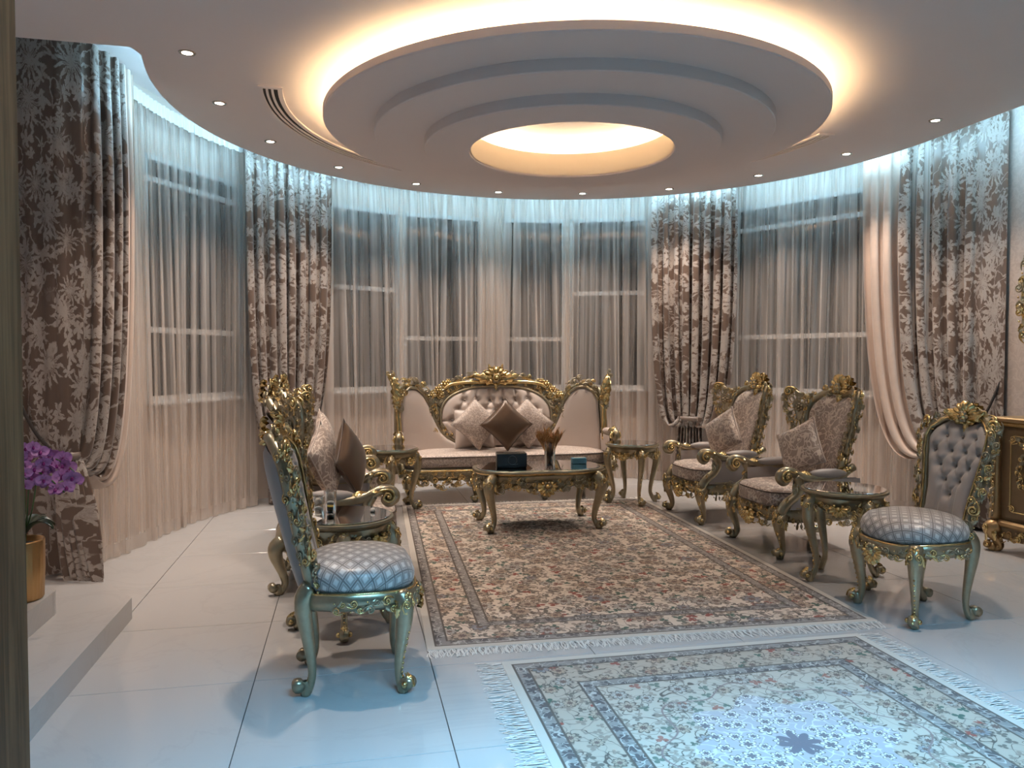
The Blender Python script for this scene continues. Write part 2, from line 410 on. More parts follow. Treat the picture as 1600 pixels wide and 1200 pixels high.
def mat_rug(name, hx, hy, ground, dense, medallion):
    m, nt, b = nodes_mat(name); g = G(nt); o = g.obj(); x, y, z = g.sep(o)
    xy = g.n('ShaderNodeCombineXYZ'); g.l(x, xy.inputs[0]); g.l(y, xy.inputs[1]); o = xy.outputs[0]
    ax = g.m('SUBTRACT', hx, g.m('ABSOLUTE', x)); ay = g.m('SUBTRACT', hy, g.m('ABSOLUTE', y)); d = g.m('MINIMUM', ax, ay)
    ink = (0.105, 0.082, 0.068, 1)
    vine = g.line(o, 6.0 * dense, 0.009 if medallion else 0.014, 1.1, 1.0); vine2 = g.line(g.scale(o, 1, 1, 1, (4, 2, 0)), 9.0 * dense, 0.014, 0.8, 0.5)
    fl, rn, q = g.rosette(o, 5.2 * dense, 0.85, (0.058 if medallion else 0.080) / dense, 8, 0.5, 0.7)
    edge = g.m('MULTIPLY', fl, g.step(q, 0.74, 0.86)); core = g.below(q, 0.38, 0.05)
    fcol = g.mix(g.step(rn[2], 0.3, 0.7), (0.38, 0.285, 0.21, 1), (0.38, 0.35, 0.32, 1))
    fcol = g.mix(g.step(rn[0], 0.90, 0.93), fcol, (0.20, 0.21, 0.24, 1))
    lf, rl, ql = g.rosette(g.scale(o, 1, 1, 1, (1.3, 0.7, 0)), 12.0 * dense, 1.0, (0.030 if medallion else 0.040) / dense, 3, 0.12, 0.8)
    lcol = g.mix(g.step(rl[0], 0.35, 0.45), (0.15, 0.125, 0.105, 1), (0.26, 0.205, 0.165, 1))
    lcol = g.mix(g.step(rl[1], 0.86, 0.88), lcol, (0.26, 0.075, 0.055, 1))
    lcol = g.mix(g.step(rl[2], 0.80, 0.82), lcol, (0.07, 0.11, 0.085, 1))
    def pattern(gr, open_=1.0):
        c = g.mix(g.m('MULTIPLY', vine2, 0.75), gr, (0.20, 0.165, 0.14, 1))
        c = g.mix(vine, c, ink)
        c = g.mix(g.m('MULTIPLY', lf, open_), c, lcol)
        c = g.mix(g.m('MULTIPLY', fl, 0.65 if medallion else 0.85), c, fcol); c = g.mix(edge, c, ink); c = g.mix(core, c, (0.15, 0.10, 0.085, 1))
        return c
    field = pattern(ground + (1,), 0.8 if medallion else 1.0)
    if medallion:
        r = g.m('SQRT', g.m('ADD', g.m('MULTIPLY', x, x), g.m('MULTIPLY', y, y))); a = g.m('ARCTAN2', y, x)
        lob = g.m('ADD', 0.36, g.m('MULTIPLY', 0.045, g.m('COSINE', g.m('MULTIPLY', a, 8.0))))
        inm = g.below(g.m('SUBTRACT', r, lob), 0.0, 0.006)
        m1, mr, mq = g.rosette(o, 13.0, 0.55, 0.036, 6, 0.45, 0.8)
        med = g.mix(g.line(o, 20, 0.03, 0.6, 0.0), (0.36, 0.325, 0.335, 1), (0.52, 0.48, 0.47, 1))
        med = g.mix(m1, med, (0.60, 0.56, 0.53, 1)); med = g.mix(g.below(mq, 0.55, 0.06), med, (0.15, 0.125, 0.135, 1))
        med = g.mix(g.m('MULTIPLY', m1, g.step(mq, 0.80, 0.88)), med, ink)
        star = g.m('MULTIPLY', 0.085, g.m('ADD', 0.45, g.m('MULTIPLY', 0.55, g.m('ABSOLUTE', g.m('COSINE', g.m('MULTIPLY', a, 4.0))))))
        med = g.mix(g.below(g.m('SUBTRACT', r, star), 0.0, 0.004), med, (0.14, 0.12, 0.14, 1))
        field = g.mix(inm, field, med)
        outl = g.below(g.m('ABSOLUTE', g.m('SUBTRACT', g.m('SUBTRACT', r, lob), 0.12)), 0.004, 0.003)
        field = g.mix(outl, field, (0.22, 0.15, 0.14, 1))
    gm, rg, qg = g.rosette(o, 13.0, 0.2, 0.03, 6, 0.4, 0.8)
    guard = g.mix(gm, (0.235, 0.215, 0.20, 1), (0.10, 0.085, 0.085, 1))
    guard = g.mix(g.line(o, 24, 0.03, 0.6, 0.0), guard, (0.42, 0.39, 0.36, 1))
    border = pattern((ground[0] * 0.92, ground[1] * 0.88, ground[2] * 0.85, 1))
    c = field
    for e, col in ((0.345, guard), (0.285, border), (0.105, guard), (0.045, (0.50, 0.46, 0.41, 1))):
        c = g.mix(g.below(d, e, 0.002), c, col)
    for e in (0.345, 0.285, 0.105, 0.045):
        c = g.mix(g.below(g.m('ABSOLUTE', g.m('SUBTRACT', d, e)), 0.005, 0.002), c, ink)
    g.l(c, b.inputs['Base Color']); b.inputs['Roughness'].default_value = 0.9; b.inputs['Specular IOR Level'].default_value = 0.15
    b.inputs['Sheen Weight'].default_value = 0.15
    g.bump(g.noise(o, 260, 1.0), 0.25, 0.002, b); return m

# ================================================================== THE ROOM
rng = np.random.default_rng(7)
# floor: sub-base and separate porcelain tiles
fl = MB().box((-2.6, -3.8, -0.10), (5.7, 9.6, -0.012)).build('floor', M['grout'], smooth=False)
tag(fl, 'white polished porcelain tile floor with thin grey joints', kind='structure')
TS = 0.775
tm = MB().box((0, 0, -0.012), (TS - 0.0035, TS - 0.0035, 0.0), 0.0012).mesh('tile', False)
for i in range(-3, 7):
    for j in range(-5, 8):
        x0, y0 = -0.41 + i * TS, 3.47 + j * TS
        if x0 > 5.2 or y0 > 9.2: continue
        t = put_obj('tile', tm, M['tile'], fl); t.location = (x0, y0, 0)

# ceiling: soffit slab with the curved edge, and the curtain pocket above it
SX, SY, SR = 1.75, 5.60, 3.01
arc = [(SX + SR * math.cos(a), SY + SR * math.sin(a)) for a in np.radians(np.linspace(193, 0, 90))]
poly = [(4.76, -3.7), (4.76, 4.6)][::1]
outline = [(-2.3, -3.7), (-2.3, 4.90), (-1.24, 4.92)] + arc[1:] + [(4.76, 4.6), (4.76, -3.7)]
ce = MB().prism(outline[::-1], ZC, ZC + 0.07).build('ceiling', M['plaster'], smooth=False)
tag(ce, 'flat pale plaster ceiling with a curved edge before the curtains', kind='structure')
pk = MB().box((-2.4, 3.0, 3.62), (5.5, 9.6, 3.70)); pk.box((4.3, -3.7, 3.62), (5.5, 3.0, 3.70))
pk.build('pocket_top', M['plaster'], ce, smooth=False)

# LED strip along the soffit edge, lighting the curtain heads
ledp = [(SX + (SR + 0.012) * math.cos(a), SY + (SR + 0.012) * math.sin(a), ZC + 0.050) for a in np.radians(np.linspace(183, 0, 120))]
ledp += [(4.775, y, ZC + 0.05) for y in np.linspace(5.4, 1.5, 12)]
led = MB().tube(ledp, 0.007, 6).build('led_strip', emit('blue_led', (0.38, 0.75, 1.0), 42.0))
tag(led, 'pale blue led strip along the curved ceiling edge above the curtains', 'led strip')

# walls
w = MB().box((-2.30, -3.7, 0), (-2.07, 6.3, 3.65)).build('wall_left', M['plaster'], smooth=False); tag(w, 'white left wall beside the tied curtain', kind='structure')
w = MB().box((5.13, -3.7, 0), (5.35, 6.3, 3.65)).build('wall_right', M['wallpaper'], smooth=False); tag(w, 'beige textured wallpaper wall on the right', kind='structure')
w = MB().box((-2.30, -3.9, 0), (5.35, -3.7, 3.65)).build('wall_rear', M['plaster'], smooth=False); tag(w, 'plain wall behind the photographer', kind='structure')
WR = 3.52
WINS = [(160.0, 139.6, (1.65, 2.90)), (122.2, 108.3, (2.20,)), (107.5, 91.8, (1.65,)), (87.6, 75.2, (1.65,)), (74.3, 59.0, (2.20,)), (42.6, 15.5, (1.65, 2.84))]
bw = MB()
def arcwall(mb, a0, a1, z0, z1, r0=WR, r1=WR + 0.18):
    n = max(2, int(abs(a0 - a1) / 3) + 1); A = np.radians(np.linspace(a0, a1, n))
    P = []
    for a in A:
        c, s_ = math.cos(a), math.sin(a)
        P.append([(CX + r0 * c, CY + r0 * s_, z0), (CX + r0 * c, CY + r0 * s_, z1), (CX + r1 * c, CY + r1 * s_, z1), (CX + r1 * c, CY + r1 * s_, z0)])
    mb.grid(np.array(P), cv=True)
    mb.add(np.array(P[0]), np.array([[0, 1, 2, 3]])); mb.add(np.array(P[-1]), np.array([[3, 2, 1, 0]]))
SILL, TOPW = 1.05, 3.10
arcwall(bw, 175, 5, 0, SILL); arcwall(bw, 175, 5, TOPW, 3.64)
edges = [175] + [v for a0, a1, _ in WINS for v in (a0, a1)] + [5]
for k in range(0, len(edges), 2): arcwall(bw, edges[k], edges[k + 1], SILL, TOPW)
bwo = bw.build('wall_back', M['cream_wall'], auto=40); tag(bwo, 'curved cream bay wall behind the sheer curtains', kind='structure')
for k, (a0, a1, tr) in enumerate(WINS):
    p, q = np.array(pol(WR + 0.03, a0)), np.array(pol(WR + 0.03, a1)); L = np.linalg.norm(q - p); d = (q - p) / L; ang = math.atan2(d[1], d[0])
    root = empty('window_%d' % (k + 1), (p[0], p[1], SILL), ang)
    tag(root, 'dark night window of the bay, %s' % ('far left behind the sheer', 'left of the central pair, with a high transom', 'just left of the sofa crest', 'just right of the sofa crest', 'right of the central pair, with a high transom', 'right bay behind the armchairs')[k], kind='structure')
    H = TOPW - SILL; zs = [0] + [t - SILL for t in tr] + [H]
    fr = MB(); e = 0.045
    fr.box((0, -0.03, 0), (e, 0.05, H)); fr.box((L - e, -0.03, 0), (L, 0.05, H)); fr.box((0, -0.03, 0), (L, 0.05, e)); fr.box((0, -0.03, H - e), (L, 0.05, H))
    fr.build('window_frame', M['white_frame'], root, False)
    for t in tr: MB().box((0, -0.025, t - SILL - 0.025), (L, 0.04, t - SILL + 0.025)).build('transom', M['white_frame'], root, False)
    for z0, z1 in zip(zs[:-1], zs[1:]): MB().box((0.02, 0.0, z0), (L - 0.02, 0.012, z1)).build('pane', M['night_glass'], root, False)
    MB().box((-0.02, -0.12, -0.03), (L + 0.02, 0.05, 0.0), 0.006).build('window_sill', M['white_frame'], root, False)

# ------------------------------------------------------------------ stepped ceiling disc with coves
DX, DY = 1.63, 5.55
disc = empty('ceiling_disc', (DX, DY, 0)); tag(disc, 'stepped round white plaster ceiling drop with glowing cove and open centre', 'ceiling feature')
def tier(name, r0, r1, z0, z1):
    b = 0.006
    MB().lathe([(r0, z1), (r0, z0 + b), (r0 + b, z0), (r1 - b, z0), (r1, z0 + b), (r1, z1 - b), (r1 - b, z1), (r1 - 0.12, z1)], seg=128).build(name, M['plaster'], disc, auto=35)
tier('outer_tier', 1.43, 1.795, 3.080, 3.137)
tier('middle_tier', 1.07, 1.443, 3.007, 3.090)
tier('inner_tier', 0.752, 1.085, 2.935, 3.090)
MB().lathe([(1.795 - 0.12, 3.10), (0.747, 3.10)], seg=96).build('top_plate', M['plaster'], disc)
MB().lathe([(0.747, 2.95), (0.747, 3.13), (0.78, 3.13)], seg=96).build('opening_wall', simple('cream_paint', (0.74, 0.66, 0.52), 0.8), disc)
MB().lathe([(0.95, ZC + 0.001), (0.95, 3.10), (1.25, 3.10), (1.25, ZC + 0.001)], seg=96).build('hanger_collar', M['plaster'], disc)
MB().lathe([(1.600 + 0.008 * math.cos(a), 3.118 + 0.008 * math.sin(a)) for a in np.linspace(0, 2 * PI, 7)], seg=96).build('cove_strip', emit('warm_led', (1.0, 0.68, 0.36), 82.0), disc, label='warm glowing light strip')
MB().lathe([(0.83 + 0.008 * math.cos(a), 3.125 + 0.008 * math.sin(a)) for a in np.linspace(0, 2 * PI, 7)], seg=96).build('opening_strip', emit('warm_led_inner', (1.0, 0.76, 0.48), 62.0), disc, label='warm glowing light strip')

# ------------------------------------------------------------------ recessed downlights
DL = [(-0.93, 4.94), (-0.89, 5.85), (-0.63, 6.78), (-0.08, 7.54), (0.70, 8.08), (1.61, 8.29), (2.53, 8.17), (3.37, 7.76), (3.99, 7.01), (4.34, 6.12), (4.40, 5.13)]
dl_lab = ['nearest the left wall', 'second from the left wall', 'third from the left, by the left ceiling vent', 'fourth from the left', 'fifth from the left', 'left of the two behind the ceiling disc', 'right of the two behind the ceiling disc', 'fourth from the right', 'third from the right', 'second from the right', 'nearest the right wall']
for a_ in (-62, -134):                # two unseen downlights added to warm the room from outside the frame
    DL.append((1.74 + 2.69 * math.cos(math.radians(a_)), 5.59 + 2.69 * math.sin(math.radians(a_))))
    dl_lab.append('added out of view above the %s side chair for warm fill' % ('right' if a_ == -62 else 'left'))
lens_m = emit('lamp_lens', (1.0, 0.90, 0.76), 16.0)
rimm = MB().lathe([(0.030, -0.002), (0.034, -0.006), (0.047, -0.005), (0.050, 0.0), (0.049, 0.0)], seg=28).mesh('rim')
lensm = MB().lathe([(0.0, -0.0035), (0.020, -0.004), (0.031, -0.0025)], seg=24).mesh('lens')
for k, (x, y) in enumerate(DL):
    r = empty('downlight', (x, y, ZC)); tag(r, 'small round lit ceiling downlight, ' + dl_lab[k], 'downlight', 'downlights along the curved ceiling edge')
    put_obj('rim', rimm, M['chrome'], r); put_obj('lens', lensm, lens_m, r)
    d = bpy.data.lights.new('downlight_lamp', 'SPOT'); d.energy = 60; d.color = (1.0, 0.83, 0.70); d.spot_size = math.radians(95); d.spot_blend = 0.8; d.shadow_soft_size = 0.05
    o = bpy.data.objects.new('downlight_lamp', d); COL.objects.link(o); o.parent = r; o.location = (0, 0, -0.012)

# ------------------------------------------------------------------ curved slot air vents
def vent(name, label, r0, r1, a0, a1):
    root = empty(name, (1.70, 5.60, ZC)); tag(root, label, 'air vent')
    def band(nm, ra, rb, za, zb, mat, x0=a0, x1=a1):
        A = np.radians(np.linspace(x0, x1, 48)); P = []
        for a in A:
            c, s_ = math.cos(a), math.sin(a)
            P.append([(ra * c, ra * s_, za), (rb * c, rb * s_, za), (rb * c, rb * s_, zb), (ra * c, ra * s_, zb)])
        m_ = MB().grid(np.array(P), cv=True); m_.add(np.array(P[0]), np.array([[0, 1, 2, 3]])); m_.add(np.array(P[-1]), np.array([[3, 2, 1, 0]]))
        m_.build(nm, mat, root, auto=40)
    band('backing', r0 + 0.01, r1 - 0.01, -0.004, 0.0, M['dark'])
    wdt = (r1 - r0)
    band('frame', r0, r0 + 0.2 * wdt, -0.012, 0.0, M['plaster']); band('frame', r1 - 0.2 * wdt, r1, -0.012, 0.0, M['plaster'])
    for q in (0.33, 0.55): band('slat', r0 + q * wdt + 0.006, r0 + q * wdt + 0.10 * wdt + 0.006, -0.011, -0.003, M['plaster'])
    e = 0.9 if a0 > a1 else -0.9
    band('frame', r0, r1, -0.012, 0.0, M['plaster'], a0 + e, a0); band('frame', r0, r1, -0.012, 0.0, M['plaster'], a1, a1 - e)
vent('air_vent', 'curved three-slot air vent left of the ceiling disc', 2.13, 2.29, 184, 122)
vent('air_vent', 'curved three-slot air vent right of the ceiling disc', 2.03, 2.17, 34, 1)

# ------------------------------------------------------------------ wooden door jamb, left foreground
wf = MB(); wf.box((-2.07, 1.12, 0), (-0.72, 1.34, ZC)); wf.box((2.75, 1.12, 0), (5.13, 1.34, ZC)); wf.box((-0.72, 1.12, 2.42), (2.75, 1.34, ZC))
tag(wf.build('wall_front', M['plaster'], smooth=False), 'wall with the doorway the room is seen through', kind='structure')
jr = empty('trim_1', (-0.478, 1.225, 0)); tag(jr, 'dark walnut door jamb at the left edge', kind='structure')
MB().box((-0.046, -0.055, 0), (0, 0.055, 2.42), 0.003).build('jamb_board', M['wood'], jr, False)
MB().box((-0.070, -0.075, 0), (-0.048, 0.04, 2.42)).build('jamb_groove', M['dark'], jr, False)
MB().box((-0.245, -0.11, 0), (-0.071, 0.05, 2.42), 0.003).build('jamb_casing', M['wood'], jr, False)
# white marble steps
sp = MB().prism([(-1.15, 2.4), (-1.155, 4.45), (-1.36, 4.76), (-2.07, 4.80), (-2.07, 2.4)], 0, 0.115)
st = sp.build('marble_step', M['tile'], smooth=False); tag(st, 'wide low white marble step at the left wall', 'step')
A = np.radians(np.linspace(-10, 90, 12))
sp = MB().prism([(-1.455, 2.6)] + [(-1.575 + 0.12 * math.cos(a), 4.22 + 0.12 * math.sin(a)) for a in A] + [(-2.07, 4.34), (-2.07, 2.6)], 0.115, 0.235)
st = sp.build('marble_step', M['tile'], smooth=False); tag(st, 'smaller upper marble step carrying the orchid pot', 'step')

# ================================================================== CURTAINS
def wob(n, k, seed, lo=-1, hi=1):
    r = np.random.default_rng(seed); x = np.linspace(0, 1, n); s_ = np.zeros(n)
    for f in range(1, k + 1): s_ += r.normal() / f ** 0.5 * np.sin(2 * PI * (f * x + r.random()))
    s_ = (s_ - s_.min()) / (s_.max() - s_.min()); return lo + (hi - lo) * s_
def path_frame(P, n):
    P = resample(np.asarray(P, float), n); T = nrm(np.gradient(P, axis=0)); N = np.stack([-T[:, 1], T[:, 0]], -1)
    c = np.array([CX, CY - 0.4]) - P
    sg = np.sign((N * c).sum(1)); N = N * sg[:, None]
    return P, T, N
def sheer(label, pts, ztop, seed, group='sheer curtains', amp=1.0):
    L = arc_len(np.asarray(pts, float))[-1]; nf = L / 0.13; nu = int(nf * 14); nv = 30
    P, T, N = path_frame(pts, nu); u = np.linspace(0, 1, nu)
    ph = 2 * PI * nf * (u + 0.010 * wob(nu, 9, seed)); am = wob(nu, int(nf * 0.7), seed + 1, 0.35, 1.35); am2 = wob(nu, int(nf), seed + 4, 0.1, 1.5); sw = wob(nu, 7, seed + 2); sw2 = wob(nu, 12, seed + 3)
    X = np.zeros((nu, nv, 3)); U = np.zeros((nu, nv, 2))
    for j in range(nv):
        v = j / (nv - 1); z = 0.012 + (ztop - 0.012) * v
        g_ = 1 - 0.65 * max(0, (v - 0.86) / 0.14)
        low = (1 - v)
        off = 0.040 * amp * am * g_ * np.sin(ph + 0.5 * low * sw2) + 0.018 * low * sw
        tan = (-0.030 * amp * am2 * g_) * np.sin(2 * (ph + 0.5 * low * sw2)) + 0.07 * low * sw * np.minimum(1, 4 * u * (1 - u) * 3) + 0.05 * low ** 0.6 * sw2 * np.minimum(1, 12 * u * (1 - u))
        X[:, j, :2] = P + N * off[:, None] + T * tan[:, None]; X[:, j, 2] = z
        U[:, j, 0] = u * L * 2; U[:, j, 1] = z
    root = empty('sheer_curtain', (float(P[:, 0].mean()), float(P[:, 1].mean()), 0)); o0 = np.array([P[:, 0].mean(), P[:, 1].mean(), 0])
    MB().grid(X - o0, uv=U).build('voile', M['sheer'], root)
    # heading tape and bottom hem
    H = np.zeros((nu, 3, 3)); nh = 14
    for j, z in enumerate((ztop - 0.085, ztop - 0.04, ztop + 0.012)):
        H[:, j, :2] = P + N * (0.010 * np.sin(ph * 2) + 0.016)[:, None]; H[:, j, 2] = z + 0.006 * np.sin(ph)
    MB().grid(H - o0).build('heading_tape', M['heading'], root)
    hem = X[:, :2].copy(); hem[:, 1] = hem[:, 0] + (hem[:, 1] - hem[:, 0]) * 0.8; hem[:, :, :2] += (N * 0.003)[:, None]; hem[:, 0, 2] = 0.006
    MB().grid(hem - o0).build('hem', M['sheer'], root)
    tag(root, label, 'curtain', group); return root
A = lambda a0, a1, r: [pol(r, a) for a in np.linspace(a0, a1, 40)]
sheer('sheer curtain left, beyond the tied-back left drape', [(-1.95, 5.50), (-1.72, 5.60)] + A(174, 141, 3.27), 3.40, 11, amp=0.5)
sheer('sheer curtain behind the left half of the sofa', A(130, 89, 3.30), 3.40, 23)
sheer('sheer curtain behind the right half of the sofa', [pol(3.30 + 0.10 * max(0.0, (a - 84) / 8) ** 1.0, a) for a in np.linspace(92, 50, 60)], 3.40, 37)
sheer('sheer curtain right, behind the two right armchairs', A(46, 4, 3.30), 3.40, 51, amp=0.7)

def drape(label, pts, ztop, tie, tz, tail, swag, nf, seed, lining=None, straight=0.0, hook=None, neck=0.11, amp=0.045):
    """brocade drape gathered at a tie; u=0 is the end nearest the hook when swag is one-sided"""
    L = arc_len(np.asarray(pts, float))[-1]; nu = int(nf * 14); nv = 44; nt_ = 16
    P, T, N = path_frame(pts, nu); u = np.linspace(0, 1, nu)
    ph = 2 * PI * nf * (u + 0.012 * wob(nu, 6, seed)); am = wob(nu, int(nf), seed + 1, 0.6, 1.3)
    if straight: am = am * np.clip((u - straight * 0.8) / (straight * 0.5), 0.12, 1)
    tie = np.asarray(tie, float); X = np.zeros((nu, nv + nt_, 3)); U = np.zeros((nu, nv + nt_, 2))
    tdir = nrm(P[-1] - P[0]); tn = N.mean(0); tn = tn / np.linalg.norm(tn)
    neckp = tie + np.outer((u - 0.5) * 2 * neck, tdir) + np.outer(0.045 * np.sin(ph), tn)
    sg = swag(u)
    q0, q1 = np.asarray(tail[0], float), np.asarray(tail[1], float)
    base = q0 + np.outer(u, q1 - q0) + np.outer(0.05 * np.sin(ph), tn)
    if straight:
        w_ = np.clip((u - straight * 0.55) / (straight * 0.6), 0, 1); w_ = (w_ * w_ * (3 - 2 * w_))[:, None]
        neckp = P * (1 - w_) + neckp * w_; base = P * (1 - w_) + base * w_
    for j in range(nv):
        t = j / (nv - 1); b0, b1, b2, b3 = (1 - t) ** 3, 3 * t * (1 - t) ** 2, 3 * t * t * (1 - t), t ** 3
        P1 = P; P2 = P + (neckp - P) * 0.02
        xy = P * b0 + P1 * b1 + P2 * b2 + neckp * b3
        z0 = ztop; z1 = ztop - (ztop - tz) * 0.55; z2 = tz - sg
        z = z0 * b0 + z1 * b1 + z2 * b2 + (tz + 0.03 * np.cos(ph)) * b3
        g_ = min(1.0, 0.45 + 3.0 * t) * (1 - 0.6 * max(0, (t - 0.75) / 0.25))
        off = amp * am * g_ * np.sin(ph); tan = -0.022 * am * g_ * np.sin(2 * ph)
        X[:, j, :2] = xy + N * off[:, None] + T * tan[:, None]
        X[:, j, 2] = z + np.where(sg > 0.3, 1, 0) * 0.0
        U[:, j, 0] = u * L * 1.7 + seed; U[:, j, 1] = z
    for j in range(nt_):
        t = (j + 1) / nt_; e = t ** 0.75
        X[:, nv + j, :2] = neckp * (1 - e) + base * e + np.outer(0.028 * np.sin(ph) * math.sin(PI * t), tn)
        X[:, nv + j, 2] = (tz + 0.03 * np.cos(ph)) * (1 - t) + (0.008 + 0.012 * (1 + np.cos(ph * 0.5))) * t
        U[:, nv + j, 0] = u * L * 1.7 + seed; U[:, nv + j, 1] = X[:, nv + j, 2] - 0.4
    o0 = np.array([tie[0], tie[1], 0]); X = X - o0
    root = empty('brocade_drape', tuple(o0)); tag(root, label, 'curtain', 'brocade drapes')
    if lining is None: MB().grid(X, uv=U).build('drape_cloth', M['brocade'], root)
    else:
        k = int(nu * (1 - lining))
        mm_ = MB().grid(X[:k + 1], uv=U[:k + 1]); mm_.grid(X[k:, nv - 1:], uv=U[k:, nv - 1:]); mm_.build('drape_cloth', M['brocade'], root)
        MB().grid(X[k:, :nv], uv=U[k:, :nv]).build('drape_lining', M['lining'], root, label='plain pale satin edge of the drape')
    a = np.linspace(0, 2 * PI, 28, endpoint=False)
    ring = np.stack([tdir[0] * (neck - 0.005) * np.cos(a) + tn[0] * 0.075 * np.sin(a), tdir[1] * (neck - 0.005) * np.cos(a) + tn[1] * 0.075 * np.sin(a), np.full(28, tz)], -1)
    MB().tube(ring, np.array([0.010, 0.028]), 6, ref=(0, 0, 1), closed=True).build('tieback', M['brocade'], root)
    if hook is not None:
        h = np.asarray(hook, float) - o0
        c_ = cr([(tdir[0] * 0.0, tdir[1] * 0.0 , tz + 0.0), h * 0.5 + np.array([0, 0, tz * 0.4]) + tn[0] * 0.0, h], 14)
        MB().tube(c_, 0.011, 6).build('tieback_cord', M['cord'], root)
    return root
sw1 = lambda u: 0.05 + 1.0 * np.clip((u - 0.15) / 0.85, 0, 1) ** 1.2
drape('patterned brown drape tied back at the left wall behind the orchid', [(-2.04, 5.40), (-1.80, 5.38), (-1.62, 5.47), (-1.53, 5.70), (-1.50, 6.02)], 3.44, (-1.80, 5.40), 0.78,
      ((-1.95, 5.36), (-1.52, 5.20)), sw1, 9, 3, 0.20, 0.42, (-2.06, 5.36, 1.20), 0.09)
drape('patterned brown drape tied back at the right wall above the sideboard', [(5.10, 5.16), (5.07, 5.45), (5.02, 5.80), (4.86, 6.15), (4.76, 6.46)], 3.44, (4.98, 5.40), 0.78,
      ((5.05, 5.2), (4.85, 5.72)), sw1, 9, 5, 0.26, 0.22, (5.11, 5.18, 1.27), 0.09)
sw2 = lambda u: 0.50 + 0.0 * u
for lab, a0, a1, sd in (('gathered brown drape behind the left armchairs', 144.5, 125.2, 8), ('gathered brown drape between sofa and right armchairs', 57.2, 40.0, 14)):
    pts = A(a0, a1, 3.19); tm_ = pol(3.17, (a0 + a1) / 2 + (0.5 if sd == 14 else 2)); d_ = nrm(np.array(pts[-1]) - np.array(pts[0]))
    drape(lab, pts, 3.44, tm_, 0.74, (np.array(tm_) - d_ * 0.17, np.array(tm_) + d_ * 0.17), sw2, 8, sd, neck=0.12, amp=0.042)

# ================================================================== CARVED ORNAMENT TEMPLATES
def tmpl(mb): 
    return (np.concatenate(mb.v), _merge(mb))
def _merge(mb): return [f for f in mb.f]
def t_scroll():
    a = np.radians(np.linspace(-90, 430, 20)); t = np.linspace(0, 1, 20); r = 1 - 0.72 * t
    sp = np.stack([r * np.cos(a), r * np.sin(a), 0.15 + 0.35 * t], -1)
    tail = np.array([(-1.9, -0.35, 0.0), (-1.4, -0.72, 0.05), (-0.7, -0.98, 0.1)])
    P = np.concatenate([tail, sp]); rr = np.concatenate([[0.05, 0.16, 0.22], 0.26 - 0.11 * t])
    m = MB().tube(P, rr, 6, ref=(0, 0, 1)); m.ell((0.05, 0.0, 0.5), (0.30, 0.30, 0.28), 6, 5); return tmpl(m)
def t_leaf():
    nx, ny = 11, 7; P = np.zeros((nx, ny, 3))
    for i in range(nx):
        x = i / (nx - 1); w_ = 0.34 * math.sin(PI * min(1, x * 0.94 + 0.05) ** 0.8) * (0.72 + 0.28 * math.cos(x * PI * 7)) + 0.01
        for j in range(ny):
            s_ = -1 + 2 * j / (ny - 1)
            P[i, j] = (x - 0.12 * s_ * s_ * (1 - x), s_ * w_, 0.10 + 0.20 * math.sin(PI * x) * (1 - 0.7 * abs(s_)) + 0.05 * math.cos(3 * PI * s_) + 0.10 * x ** 3 - 0.12 * abs(s_) ** 2)
    return tmpl(MB().grid(P))
def t_bead(): return tmpl(MB().ell((0, 0, 0.3), (1, 1, 0.8), 7, 5))
def t_rose():
    m = MB()
    for k in range(6):
        a = k * PI / 3; m.ell((0.62 * math.cos(a), 0.62 * math.sin(a), 0.12), (0.40, 0.40, 0.24), 6, 4)
    m.ell((0, 0, 0.3), (0.34, 0.34, 0.3), 7, 5); return tmpl(m)
def t_shell():
    m = MB(); na, nr = 37, 5; P = np.zeros((na, nr, 3))
    for i in range(na):
        a = math.radians(-115 + 230 * i / (na - 1)); rb = abs(math.cos(i / (na - 1) * PI * 9))
        for j in range(nr):
            r = 0.22 + 0.78 * j / (nr - 1) * (0.86 + 0.14 * rb)
            P[i, j] = (r * math.cos(a), r * math.sin(a), 0.12 + 0.28 * rb * (0.3 + 0.7 * j / (nr - 1)) + 0.10 * math.sin(PI * j / (nr - 1)) - 0.10 * (j == nr - 1))
    m.grid(P); m.ell((0, 0, 0.2), (0.28, 0.28, 0.32), 8, 5)
    for s_ in (-1, 1): m.ell((-0.30, s_ * 0.45, 0.15), (0.20, 0.20, 0.25), 7, 5)
    return tmpl(m)
TS_, TL, TB, TR, TH = t_scroll(), t_leaf(), t_bead(), t_rose(), t_shell()

